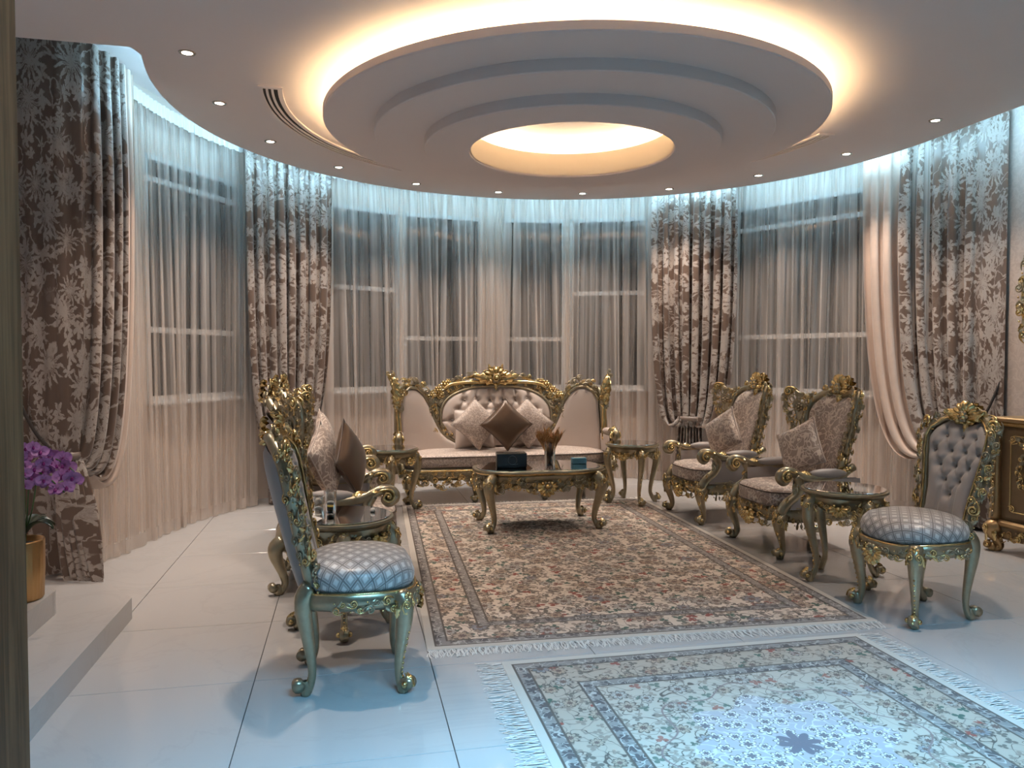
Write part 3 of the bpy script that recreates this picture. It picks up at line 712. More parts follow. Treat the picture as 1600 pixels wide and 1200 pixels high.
def carve(g, c, P, N, size, seed=0, both=True, dens=1.0, ends=True):
    """dense rococo run of scrolls, leaves and beads along P (n,3); N outward normal(s)"""
    P = np.asarray(P, float); L = arc_len(P)[-1]; n = max(3, int(L / size * 1.25 * dens)); P = resample(P, n)
    N = np.asarray(N, float); N = np.tile(N, (n, 1)) if N.ndim == 1 else resample(N, n)
    T = nrm(np.gradient(P, axis=0)); r = np.random.default_rng(seed)
    for i in range(n):
        s_ = nrm(np.cross(N[i], T[i])); k = 1 if i % 2 else -1
        z = size * r.uniform(0.85, 1.15); mb = g if r.random() < 0.5 else c
        mb.put(TS_, P[i] + s_ * k * 0.24 * z, T[i] * (1 if r.random() < 0.5 else -1), N[i], 0.27 * z, k < 0)
        mb = g if r.random() < 0.5 else c
        mb.put(TL, P[i] - s_ * k * 0.06 * z, T[i] * 0.7 - s_ * k * 0.75, N[i] + s_ * -k * 0.2, 0.58 * z, k > 0)
        (g if r.random() < 0.4 else c).put(TS_, P[i] - s_ * k * 0.22 * z + T[i] * 0.45 * z, -T[i] * k, N[i], 0.20 * z, k > 0)
        if both: c.put(TL, P[i] + s_ * k * 0.05 * z, -T[i] * 0.8 + s_ * k * 0.5, N[i], 0.50 * z)
        g.put(TB, P[i] - s_ * k * 0.30 * z - T[i] * 0.2 * z, T[i], N[i], 0.075 * z)
    return g
def pair(parent, g, c, name='carving'):
    if g.n: tag(g.build(name, M['gold'], parent), kind='stuff')
    if c.n: tag(c.build(name, M['champagne'], parent), kind='stuff')

# cabriole leg as its own part with gilded carving beneath it
def leg(root, top, d, k=1.0, thick=1.0, front=True, kick=1.0, carved=True):
    d = nrm(np.array([d[0], d[1], 0.0])); tz = top[2]; top = np.asarray(top, float)
    tt = np.array([0, 0.10, 0.25, 0.45, 0.65, 0.80, 0.90, 0.96]); o = np.array([0, 0.040, 0.046, 0.026, 0.004, -0.004, 0.010, 0.030]) * kick
    rr = np.array([0.040, 0.043, 0.037, 0.028, 0.022, 0.018, 0.019, 0.022]) * thick
    P = top[None] + d[None] * o[:, None] * k; P[:, 2] = tz * (1 - tt)
    s = np.linspace(0, 1, 22); Pc = cr(P, 22); rc = np.interp(s, np.linspace(0, 1, 8), rr)
    t_ = np.array([-d[1], d[0], 0])
    m = MB().tube(Pc, np.stack([rc, rc * 1.08], -1), 10, ref=d)
    f = Pc[-1] * np.array([1, 1, 0])
    # foot: squat block plus a rolled volute on the outside
    m.lathe([(0.0, 0.0), (0.020 * thick, 0.0), (0.027 * thick, 0.012), (0.024 * thick, 0.04), (0.012, 0.062)], f + d * 0.004, 10)
    roll = MB(); vc = f + d * 0.030 * k; vz = 0.046
    roll.tube([vc + t_ * -0.024 * thick + (0, 0, vz), vc + t_ * 0.024 * thick + (0, 0, vz)], np.array([0.026, 0.026]), 12)
    m.v += roll.v; m.f += [q + m.n for q in roll.f]; m.uv += roll.uv; m.n += roll.n
    lo = m.build('leg', M['champagne'], root)
    if not carved: return lo
    g = MB()
    for sgn in (-1, 1):
        g.put(TB, vc + t_ * sgn * 0.026 * thick + (0, 0, vz), d, t_ * sgn, 0.015)
    i = 3; n_ = d + np.array([0, 0, 0.15])
    g.put(TL, Pc[2] + d * rc[2] * 0.78 + (0, 0, 0.02), np.array([0, 0, -1.0]) - d * 0.22, d, 0.13 * thick, sz=0.05)
    for sgn in (-1, 1): g.put(TL, Pc[1] + d * rc[1] * 0.6 + t_ * sgn * 0.02, np.array([0, 0, -1.0]) - d * 0.2 + t_ * sgn * 0.25, d + t_ * sgn * 0.9, 0.09 * thick, sgn > 0, sz=0.05)
    g.put(TR, Pc[1] + d * rc[1], (0, 0, 1), n_, 0.028 * thick)
    for sgn in (-1, 1):
        g.put(TS_, Pc[3] + d * rc[3] * 0.75 + t_ * sgn * 0.020 * thick, (0, 0, 1), n_ + t_ * sgn * 0.6, 0.020 * thick, sgn < 0)
    for j in range(8, 19): g.put(TB, Pc[j] + d * rc[j] * 1.0, (0, 0, 1), d, 0.0062)
    g.put(TL, Pc[-1] + d * 0.022 + (0, 0, 0.065), (0, 0, -1), d + np.array([0, 0, .6]), 0.06)
    tag(g.build('leg_carving', M['gold'], lo), kind='stuff')
    return lo

def pad_grid(w_fn, zb, zt, yfn, bulge, nx=40, nz=40, tuft=None, pw=4):
    """upholstered panel facing -Y; tuft=(list of (x,z), depth, radius, (a,b) crease lattice)"""
    s = np.linspace(-1, 1, nx); t = np.linspace(0, 1, nz); S, Tt = np.meshgrid(s, t, indexing='ij')
    X = S * w_fn(Tt); Z = zb(S) + (zt(S) - zb(S)) * Tt
    D = bulge * np.clip(1 - np.abs(S) ** pw, 0, 1) ** 0.5 * np.clip(1 - np.abs(2 * Tt - 1) ** pw, 0, 1) ** 0.5
    if tuft is not None:
        pts, dep, rad, cre = tuft
        e = np.zeros_like(X)
        for bx, bz in pts:
            r2 = (X - bx) ** 2 + (Z - bz) ** 2; e = np.maximum(e, np.exp(-r2 / rad ** 2))
        for (x0, z0), (x1, z1) in cre:
            dx, dz = x1 - x0, z1 - z0; l2 = dx * dx + dz * dz
            q = np.clip(((X - x0) * dx + (Z - z0) * dz) / l2, 0, 1)
            r = np.hypot(X - x0 - q * dx, Z - z0 - q * dz); e = np.maximum(e, 0.50 * np.exp(-(r / (rad * 0.38)) ** 2))
        D = D - dep * e * np.clip(D / (bulge * 0.5), 0, 1)
    Y = yfn(X, Z) - D
    return np.stack([X, Y, Z], -1)
def rot(P, axis, ang):
    R_ = np.array(Matrix.Rotation(ang, 3, axis)); return P @ R_.T

# ------------------------------------------------------------------ scatter cushions
def cushion(label, loc, size, mat, lean, yaw, diamond=True, piping=None, thick=0.075, roll=0.0, group='scatter cushions', place=None):
    n = 18; s = np.linspace(-1, 1, n); S, T_ = np.meshgrid(s, s, indexing='ij'); h = size / 2
    pin = 1 - 0.08 * (1 - np.abs(S) ** 2) * np.abs(T_) ** 6; pin2 = 1 - 0.08 * (1 - np.abs(T_) ** 2) * np.abs(S) ** 6
    th = thick * np.sqrt(np.clip((1 - np.abs(S) ** 2.6) * (1 - np.abs(T_) ** 2.6), 0, 1))
    X = S * h * pin2; Z = T_ * h * pin
    m = MB(); F_ = np.stack([X, -th, Z], -1); B_ = np.stack([X, th, Z], -1)
    edge = np.concatenate([F_[:, 0], F_[-1, 1:], F_[::-1, -1][1:], F_[0, ::-1][1:-1]])
    r45 = (PI / 4 if diamond else 0.0) + roll
    def tr(P):
        P = rot(P, 'Y', r45); lo = h * (abs(math.cos(r45)) + abs(math.sin(r45)))
        P = P + np.array([0, 0, lo]); P = rot(P, 'X', -lean); return P
    m.grid(tr(F_.reshape(-1, 3)).reshape(F_.shape)); m.grid(tr(B_.reshape(-1, 3)).reshape(B_.shape)[::-1])
    root = empty('scatter_cushion', loc, yaw); tag(root, label, 'cushion', group)
    m.build('cushion_cover', mat, root)
    MB().tube(tr(edge), 0.0055, 5, closed=True, ref=None).build('piping', piping or M['taupe'], root)
    return root

# ================================================================== SIDE CHAIR
def side_chair(loc, rz, label):
    root = empty('side_chair', loc, rz); tag(root, label, 'chair', 'gilded side chairs')
    # seat outline (front is -Y)
    a = np.linspace(0, 2 * PI, 72, endpoint=False)
    ca, sa = np.cos(a), np.sin(a)
    ox = 0.262 * np.sign(ca) * np.abs(ca) ** 0.75 * (1 - 0.16 * np.clip(sa, 0, 1)); oy = np.where(sa > 0, 0.205, 0.275) * np.sign(sa) * np.abs(sa) ** 0.80
    dome = []
    for q, z in ((0.86, 0.425), (0.97, 0.432), (1.015, 0.455), (1.02, 0.480), (0.985, 0.510), (0.90, 0.538), (0.72, 0.556), (0.45, 0.567), (0.2, 0.571), (0.0, 0.572)):
        zz = z + 0.012 * np.cos(2 * a) * (q > 0.95)
        dome.append(np.stack([ox * q, oy * q, np.broadcast_to(zz, ox.shape)], -1))
    dome = np.array(dome); sl = np.linalg.norm(np.diff(dome[::-1], axis=0), axis=2); sl = np.concatenate([np.zeros((1, 72)), np.cumsum(sl, 0)])[::-1]
    duv = np.stack([np.cos(np.arctan2(dome[2, :, 1], dome[2, :, 0]))[None] * sl, np.sin(np.arctan2(dome[2, :, 1], dome[2, :, 0]))[None] * sl], -1)
    sc = MB().grid(dome, cv=True, uv=duv + 0.001).build('seat', M['diamond'], root)
    out = np.stack([ox, oy, 0.425 + 0.012 * np.cos(2 * a)], -1)
    rail = MB().tube(out * np.array([0.99, 0.99, 1]) - np.array([0, 0, 0.028]), np.array([0.020, 0.040]), 8, ref=(0, 0, 1), closed=True)
    ro = rail.build('seat_rail', M['champagne'], root)
    MB().tube(out * np.array([1.025, 1.025, 1]) + np.array([0, 0, 0.004]), 0.0065, 6, ref=(0, 0, 1), closed=True).build('seat_bead', M['gold'], ro)
    g, c = MB(), MB()
    for k0, k1, sd in ((46, 62, 1), (64, 74, 2), (34, 44, 3)):   # front, right and left aprons
        P = np.array([out[i % 72] for i in range(k0, k1 + 1)]); Nn = nrm(P * np.array([1, 1, 0]))
        carve(g, c, P + Nn * 0.018 - np.array([0, 0, 0.045]), Nn, 0.062, sd)
    fr = out[54] + np.array([0, -0.014, -0.055])
    g.put(TH, fr, (0, 0, -1), (0, -1, 0), 0.075); c.put(TR, fr + np.array([0, -0.012, 0.01]), (1, 0, 0), (0, -1, 0), 0.04)
    pair(ro, g, c)
    for sx in (-1, 1):
        leg(root, (0.205 * sx, -0.20, 0.42), (0.65 * sx, -0.76), 1.0, 0.95, kick=0.6)
        leg(root, (0.165 * sx, 0.160, 0.46), (0.15 * sx, 0.98), 1.2, 0.90, kick=0.55, carved=False)
    # back
    yf = lambda X, Z: 0.168 + (Z - 0.45) * 0.25 - 0.055 * (X / 0.24) ** 2
    wf = lambda t: lerp(t, [0, .2, .4, .6, .8, .92, 1], [.150, .142, .150, .172, .196, .203, .192])
    zb = lambda s: 0.47 + 0 * s
    zt = lambda s: 1.035 + 0.030 * np.sin(PI * np.abs(s)) - 0.035 * np.abs(s) ** 4 - 0.01
    rows = [(0.965, (-.10, 0, .10)), (0.885, (-.15, -.05, .05, .15)), (0.805, (-.10, 0, .10)), (0.725, (-.05, .05)), (0.65, (0.0,))]
    pts = [(x, z) for z, xs in rows for x in xs]; cre = []
    for i in range(len(rows) - 1):
        for x in rows[i][1]:
            for x2 in rows[i + 1][1]:
                if abs(x - x2) < 0.06: cre.append(((x, rows[i][0]), (x2, rows[i + 1][0])))
    for x in rows[0][1]: cre.append(((x, 0.965), (x * 1.05, 1.06)))
    for x in rows[3][1]: cre.append(((x, 0.725), (x * 1.1, 0.47)))
    MB().grid(pad_grid(wf, zb, zt, yf, 0.045, 46, 56, (pts, 0.032, 0.026, cre), 6)).build('backrest', M['slate'], root)
    bm = MB().ell((0, 0, 0), (0.008, 0.005, 0.008), 8, 5).mesh('button')
    for x, z in pts:
        o = put_obj('button', bm, M['button'], root); o.location = (x, float(yf(x, z)) - 0.018, z)
    yr = lambda X, Z: yf(X, Z) + 0.062
    Pr = pad_grid(wf, lambda s: 0.37 + 0 * s, lambda s: 1.035 - 0.03 * s ** 2, lambda X, Z: yf(X, Z) + 0.034, -0.034, 20, 24)
    MB().grid(Pr[::-1]).build('back_panel', M['slate'], root)
    # frame around the back
    t = np.linspace(0, 1, 26); side = np.stack([wf(t) + 0.020, 0 * t, 0.36 + (zt(1.0) - 0.36 + 0.02) * t], -1)
    s = np.linspace(1, -1, 26); top = np.stack([s * (wf(1.0) + 0.012), 0 * s, zt(s) + 0.022], -1)
    path = np.concatenate([side, top[1:-1], (side * np.array([-1, 1, 1]))[::-1]]); path = resample(path, 90)
    path[:, 1] = yf(path[:, 0], path[:, 2]) + 0.008
    bf = MB().tube(path, np.array([0.021, 0.030]), 8, ref=(0, -1, 0)).build('back_frame', M['champagne'], root)
    inner = path.copy(); inner[:, 0] *= 0.93; inner[:, 1] -= 0.030
    MB().tube(inner[8:-8], 0.006, 5, ref=(0, -1, 0)).build('frame_bead', M['gold'], bf)
    g, c = MB(), MB()
    for sx in (1, -1):
        sd = side.copy(); sd[:, 0] = (sd[:, 0] + 0.022 + 0.018 * np.sin(PI * t * 2.6) ** 2) * sx; sd[:, 1] = yf(sd[:, 0], sd[:, 2]) - 0.008
        carve(g, c, sd[4:], (0.45 * sx, -0.9, 0), 0.070, 5 + sx)
        carve(g, c, sd[8:] + np.array([0, 0.035, 0]), (0.8 * sx, 0.6, 0), 0.060, 15 + sx, dens=0.7)
        g.put(TS_, (0.225 * sx, float(yf(.225, 1.04)) - 0.01, 1.045), (sx, 0, 0.6), (0.2 * sx, -1, 0), 0.036, sx < 0)
        g.put(TS_, (0.205 * sx, float(yf(.2, .60)) - 0.01, 0.60), (0, 0, -1), (0.4 * sx, -1, 0), 0.028, sx > 0)
        P = np.array([(0.20 * sx, 0, 1.055), (0.13 * sx, 0, 1.085), (0.06 * sx, 0, 1.09)]); P[:, 1] = yf(P[:, 0], P[:, 2]) - 0.01
        carve(g, c, P, (0, -1, 0.1), 0.075, 9 + sx)
    yc = float(yf(0, 1.08))
    g.put(TH, (0, yc - 0.022, 1.082), (0, 0, 1), (0, -1, 0.15), 0.088); c.put(TR, (0, yc - 0.045, 1.082), (1, 0, 0), (0, -1, 0), 0.036)
    g.put(TH, (0, yc + 0.012, 1.075), (0, 0, 1), (0, 1, 0), 0.085)
    for sx in (1, -1):
        g.put(TL, (0.01 * sx, yc - 0.02, 1.05), (sx, 0, 0.55), (0, -1, 0), 0.14, sx > 0); c.put(TS_, (0.085 * sx, yc - 0.012, 1.105), (sx, 0, -0.3), (0, -1, 0), 0.026, sx < 0)
    g.put(TL, (0, yc - 0.02, 1.06), (0, 0, -1), (0, -1, 0), 0.075)
    pair(bf, g, c, 'crest_carving')
    return root
ch = side_chair((0.00, 3.44, 0), PI / 2, 'near side chair with pale diamond seat, seen from its back on the left')
ch2 = copy_tree(ch); ch2.location = (3.08, 3.66, 0); ch2.rotation_euler = (0, 0, -PI / 2 + 0.03)
ch2['label'] = 'near side chair with buttoned grey back on the right'

# ================================================================== ARMCHAIR
def armchair(loc, rz, label):
    root = empty('armchair', loc, rz); tag(root, label, 'armchair', 'gilded wing armchairs')
    yf = lambda X, Z: 0.20 + (Z - 0.45) * 0.255 - 0.07 * (X / 0.28) ** 2
    # seat frame
    n = 60; a = np.linspace(0, 2 * PI, n, endpoint=False); ca, sa = np.cos(a), np.sin(a)
    ox = 0.345 * np.sign(ca) * np.abs(ca) ** 0.45 * (1 - 0.12 * np.clip(sa, 0, 1)); oy = 0.325 * np.sign(sa) * np.abs(sa) ** 0.5 - 0.035 * np.clip(-sa, 0, 1) * np.cos(ox / 0.345 * PI / 2) 
    out = np.stack([ox, oy, np.full(n, 0.305)], -1)
    sf = MB().tube(out, np.array([0.026, 0.058]), 8, ref=(0, 0, 1), closed=True); so = sf.build('seat_frame', M['champagne'], root)
    MB().grid(np.array([np.c_[ox * q, oy * q, np.full(n, 0.335)] for q in (0.98, 0.02)]), cv=True).build('seat_deck', M['slate'], so)
    g, c = MB(), MB()
    for k0, k1, sd in ((33, 57, 1), (58, 66, 2), (24, 32, 3)):
        P = np.array([out[i % n] for i in range(k0, k1 + 1)]); Nn = np.tile([0, -1, 0], (len(P), 1)) if sd == 1 else np.tile([1.0 if sd == 2 else -1.0, 0, 0], (len(P), 1))
        q = np.linspace(-1, 1, len(P)); drop = 0.035 + 0.03 * np.cos(q * PI) ** 2
        carve(g, c, P + Nn * 0.022 - np.c_[0 * q, 0 * q, drop], Nn, 0.085, sd)
        carve(g, c, P + Nn * 0.024 + np.c_[0 * q, 0 * q, 0 * q + 0.03], Nn, 0.055, sd + 7)
    g.put(TH, (0, -0.385, 0.265), (0, 0, -1), (0, -1, 0), 0.085); pair(so, g, c)
    for sx in (-1, 1):
        leg(root, (0.325 * sx, -0.315, 0.30), (0.45 * sx, -0.9), 1.25, 1.05, kick=0.75)
        leg(root, (0.265 * sx, 0.285, 0.32), (0.3 * sx, 0.95), 1.2, 1.05, kick=0.9, carved=False)
    # loose seat cushion
    cx = 0.295 * np.sign(ca) * np.abs(ca) ** 0.4; cyy = np.where(sa > 0, 0.20, 0.37) * np.sign(sa) * np.abs(sa) ** 0.42 - 0.02 * np.clip(-sa, 0, 1) * np.cos(cx / 0.3 * PI / 2)
    lay = [np.c_[cx * q, cyy * q, np.full(n, z)] for q, z in ((0.0, 0.34), (0.96, 0.342), (1.0, 0.36), (1.01, 0.40), (1.0, 0.445), (0.96, 0.468), (0.8, 0.486), (0.5, 0.498), (0.0, 0.503))]
    sc = MB().grid(np.array(lay), cv=True).build('seat_cushion', M['squiggle'], root)
    for z in (0.355, 0.452): MB().tube(np.c_[cx * 1.004, cyy * 1.004, np.full(n, z)], 0.0055, 5, ref=(0, 0, 1), closed=True).build('piping', M['piping'], sc)
    # back pad
    wf = lambda t: lerp(t, [0, .3, .6, .85, 1], [.225, .225, .238, .262, .250])
    zb = lambda s: 0.44 + 0 * s
    zt = lambda s: 1.095 + 0.035 * np.sin(PI * np.abs(s)) - 0.05 * np.abs(s) ** 4
    MB().grid(pad_grid(wf, zb, zt, yf, 0.055, 30, 34, None, 5)).build('backrest', M['squiggle'], root)
    Pr = pad_grid(wf, lambda s: 0.34 + 0 * s, lambda s: 1.07 - 0.05 * s ** 2, lambda X, Z: yf(X, Z) + 0.045, -0.03, 20, 24)
    MB().grid(Pr[::-1]).build('back_panel', M['slate'], root)
    t = np.linspace(0, 1, 30); side = np.stack([wf(t) + 0.026, 0 * t, 0.34 + (zt(1.0) - 0.34 + 0.02) * t], -1)
    s = np.linspace(1, -1, 30); top = np.stack([s * (wf(1.0) + 0.018), 0 * s, zt(s) + 0.026], -1)
    path = resample(np.concatenate([side, top[1:-1], (side * np.array([-1, 1, 1]))[::-1]]), 100); path[:, 1] = yf(path[:, 0], path[:, 2]) + 0.012
    bf = MB().tube(path, np.array([0.026, 0.036]), 8, ref=(0, -1, 0)).build('back_frame', M['champagne'], root)
    g, c = MB(), MB()
    for sx in (1, -1):
        sd = side.copy(); sd[:, 0] = (sd[:, 0] + 0.010) * sx; sd[:, 1] = yf(sd[:, 0], sd[:, 2]) - 0.012
        carve(g, c, sd[7:], (0.3 * sx, -0.95, 0), 0.075, 25 + sx)
        carve(g, c, sd[9:] + np.array([0.016 * sx, 0.05, 0]), (0.9 * sx, 0.3, 0), 0.06, 35 + sx, dens=0.7)
        P = np.array([(0.27 * sx, 0, 1.10), (0.19 * sx, 0, 1.150), (0.11 * sx, 0, 1.165), (0.04 * sx, 0, 1.18)]); P[:, 1] = yf(P[:, 0], P[:, 2]) - 0.005
        carve(g, c, P, (0, -1, 0.1), 0.095, 45 + sx); carve(g, c, P + np.array([0, 0.04, 0.0]), (0, 1, 0.1), 0.085, 55 + sx)
    yc = float(yf(0, 1.17))
    g.put(TH, (0, yc - 0.02, 1.185), (0, 0, 1), (0, -1, 0.15), 0.105); g.put(TH, (0, yc + 0.02, 1.18), (0, 0, 1), (0, 1, 0.1), 0.10)
    c.put(TR, (0, yc - 0.048, 1.185), (1, 0, 0), (0, -1, 0), 0.045); g.put(TL, (0, yc - 0.03, 1.15), (0, 0, -1), (0, -1, 0), 0.09)
    for sx in (1, -1): g.put(TS_, (0.07 * sx, yc - 0.01, 1.255), (sx, 0, 0.2), (0, -1, 0.2), 0.030, sx < 0)
    pair(bf, g, c, 'crest_carving')
    # pierced wings either side of the back
    for sx in (1, -1):
        def wp(f, z):
            f = np.asarray(f, float); z = np.asarray(z, float)
            return np.stack([(0.262 + 0.78 * f) * sx, yf(0.26, z) + 0.012 - 0.62 * f, z + 0 * f], -1)
        eo = cr([(0.0, 1.085), (0.06, 1.115), (0.115, 1.115), (0.165, 1.150), (0.212, 1.165), (0.240, 1.130), (0.228, 1.050), (0.185, 0.960), (0.140, 0.895), (0.112, 0.835), (0.10, 0.780), (0.055, 0.755), (0.0, 0.80), (-0.005, 0.95)], 48, True)
        ec = np.array([0.105, 1.02])
        def ear(q, ang=None):
            o_ = ec + (eo - ec) * q
            if ang is not None: o_ = o_[np.asarray(ang, int) % 48]
            return wp(o_[:, 0], o_[:, 1])
        wm = MB(); Nw = nrm(np.array([0.62 * sx, 0.78, 0.0]))
        wm.tube(ear(1.0), np.array([0.013, 0.016]), 8, closed=True, ref=Nw)
        wo = wm.build('wing', M['champagne'], root)
        pm = MB(); base = np.array([ear(q) for q in (0.0, 0.15, 0.30, 0.36)])
        pm.grid(base + Nw * 0.010, cv=True); pm.grid((base - Nw * 0.010)[::-1], cv=True); pm.tube(ear(0.36), 0.012, 6, closed=True, ref=Nw)
        pm.build('wing_panel', M['champagne'], wo)
        g, c = MB(), MB()
        for i, ii, qa, qb in [(k_, k_ * 3, 0.97, 0.72) for k_ in range(16)] + [(k_, k_ * 4 + 1, 0.70, 0.38) for k_ in range(12)]:
            pa, pb = ear(qa, [ii])[0], ear(qb, [ii])[0]; ctr = (pa + pb) / 2; b = np.linspace(0, 2 * PI, 10, endpoint=False)
            rl_ = np.linalg.norm(pa - pb) / 2; rd = nrm(pa - pb); td = np.cross(rd, Nw)
            (g if i % 2 else c).tube(ctr + np.outer(np.cos(b) * rl_, rd) + np.outer(np.sin(b) * 0.017, td), 0.0055, 5, closed=True, ref=Nw)
        for sg in (1, -1):
            P = ear(1.0, range(2, 36)) + Nw * 0.014 * sg; carve(g, c, P, Nw * sg, 0.052 if sg < 0 else 0.034, 61 + sg + sx)
            for i_ in (range(0, 48, 8) if sg < 0 else ()): (g if i_ % 2 else c).put(TS_, ear(0.74, [i_])[0] + Nw * 0.006 * sg, ear(0.74, [i_ + 3])[0] - ear(0.74, [i_])[0], Nw * sg, 0.018, sg > 0)
            c.put(TR, ear(0.0, [0])[0] + Nw * 0.012 * sg, (0, 0, 1), Nw * sg, 0.036)
            g.put(TS_, ear(0.93, [15])[0] + Nw * 0.016 * sg, (0.7 * sx, -0.7, 0), Nw * sg, 0.032, sx * sg < 0)
        # tail of the wing running down to the arm
        P = cr(wp([0.095, 0.075, 0.03, 0.05, 0.045], [0.80, 0.745, 0.71, 0.66, 0.60]), 20)
        wt = MB().tube(P, np.linspace(0.020, 0.026, 20), 8, ref=Nw); wt.build('wing_tail', M['champagne'], wo)
        carve(g, c, P + Nw * 0.016, Nw, 0.062, 71 + sx); g.put(TS_, P[10] + np.array([0.01 * sx, -0.04, 0]), (0, -1, 0), Nw, 0.030, sx > 0)
        pair(wo, g, c, 'wing_carving')
        # arm: upholstered pad, carved scroll, S-shaped support, closed side
        ap = cr([(0.315 * sx, 0.25, 0.63), (0.335 * sx, 0.13, 0.575), (0.352 * sx, -0.03, 0.555), (0.358 * sx, -0.18, 0.575), (0.36 * sx, -0.285, 0.620), (0.36 * sx, -0.345, 0.615), (0.36 * sx, -0.365, 0.575), (0.36 * sx, -0.335, 0.545), (0.36 * sx, -0.305, 0.560), (0.36 * sx, -0.312, 0.585)], 46)
        rr = np.interp(np.linspace(0, 1, 46), [0, .5, .65, .8, 1], [0.026, 0.026, 0.030, 0.026, 0.014])
        arm = MB().tube(ap, np.stack([rr * 1.15, rr], -1), 9, ref=(1, 0, 0)); ao = arm.build('arm', M['champagne'], root)
        sp_ = cr([(0.358 * sx, -0.235, 0.590), (0.356 * sx, -0.20, 0.52), (0.352 * sx, -0.225, 0.45), (0.348 * sx, -0.30, 0.39), (0.338 * sx, -0.345, 0.32)], 20)
        MB().tube(sp_, np.stack([np.linspace(0.032, 0.038, 20), np.linspace(0.026, 0.034, 20)], -1), 8, ref=(1, 0, 0)).build('arm_support', M['champagne'], ao)
        MB().ell((0.345 * sx, 0.02, 0.592), (0.042, 0.155, 0.036), 14, 9).build('arm_pad', M['slate'], ao)
        g, c = MB(), MB()
        g.put(TS_, (0.39 * sx, -0.325, 0.585), (0, -1, 0), (sx, 0, 0), 0.040, sx < 0); g.put(TL, (0.36 * sx, -0.22, 0.612), (0, -1, 0.35), (0, 0, 1), 0.13, sz=0.07); g.put(TS_, (0.33 * sx, -0.325, 0.585), (0, -1, 0), (-sx, 0, 0), 0.036, sx > 0)
        g.put(TR, (0.335 * sx, 0.185, 0.615), (0, 1, 0), (0, -0.3, 1), 0.038); g.put(TL, (0.335 * sx, 0.21, 0.60), (0, -1, 0), (0, 0, 1), 0.10); g.put(TL, (0.355 * sx, -0.12, 0.59), (0, -1, 0.2), (0, 0, 1), 0.08)
        carve(g, c, sp_[6:] + np.array([0, -0.034, 0]), (0, -1, 0.4), 0.062, 81 + sx, dens=0.8)
        pair(ao, g, c, 'arm_carving')
        yv = np.linspace(0.27, -0.235, 16); zvv = np.linspace(0.345, 0.555, 8); sp2 = MB()
        for off, rev in ((0.020, False), (-0.020, True)):
            G_ = np.array([[((0.335 + 0.012 * math.cos(y * 4) + off + 0.012 * math.copysign(1, off) * math.sin(PI * k / 7)) * sx, y - (0.05 * max(0, (0.45 - z) / 0.1) if y < -0.15 else 0), z) for k, z in enumerate(zvv)] for y in yv])
            sp2.grid(G_[::-1] if rev else G_)
        sp2.build('side_panel', M['slate'], root)
        MB().tube([(0.362 * sx, y, 0.356) for y in yv], 0.007, 5).build('side_bead', M['champagne'], root)
    return root
ac = armchair((3.30, 5.19, 0), -PI / 2, 'wing armchair nearer the camera on the right, beside the round table')
AC = [('wing armchair farther back on the right, next to the sofa side table', (3.26, 6.34, 0), -PI / 2), ('wing armchair nearer the camera on the left, behind the round table', (-0.10, 5.00, 0), PI / 2), ('wing armchair farther back on the left, next to the sofa side table', (-0.16, 6.50, 0), PI / 2)]
for lab, loc, rz in AC:
    o = copy_tree(ac); o.location = loc; o.rotation_euler = (0, 0, rz); o['label'] = lab

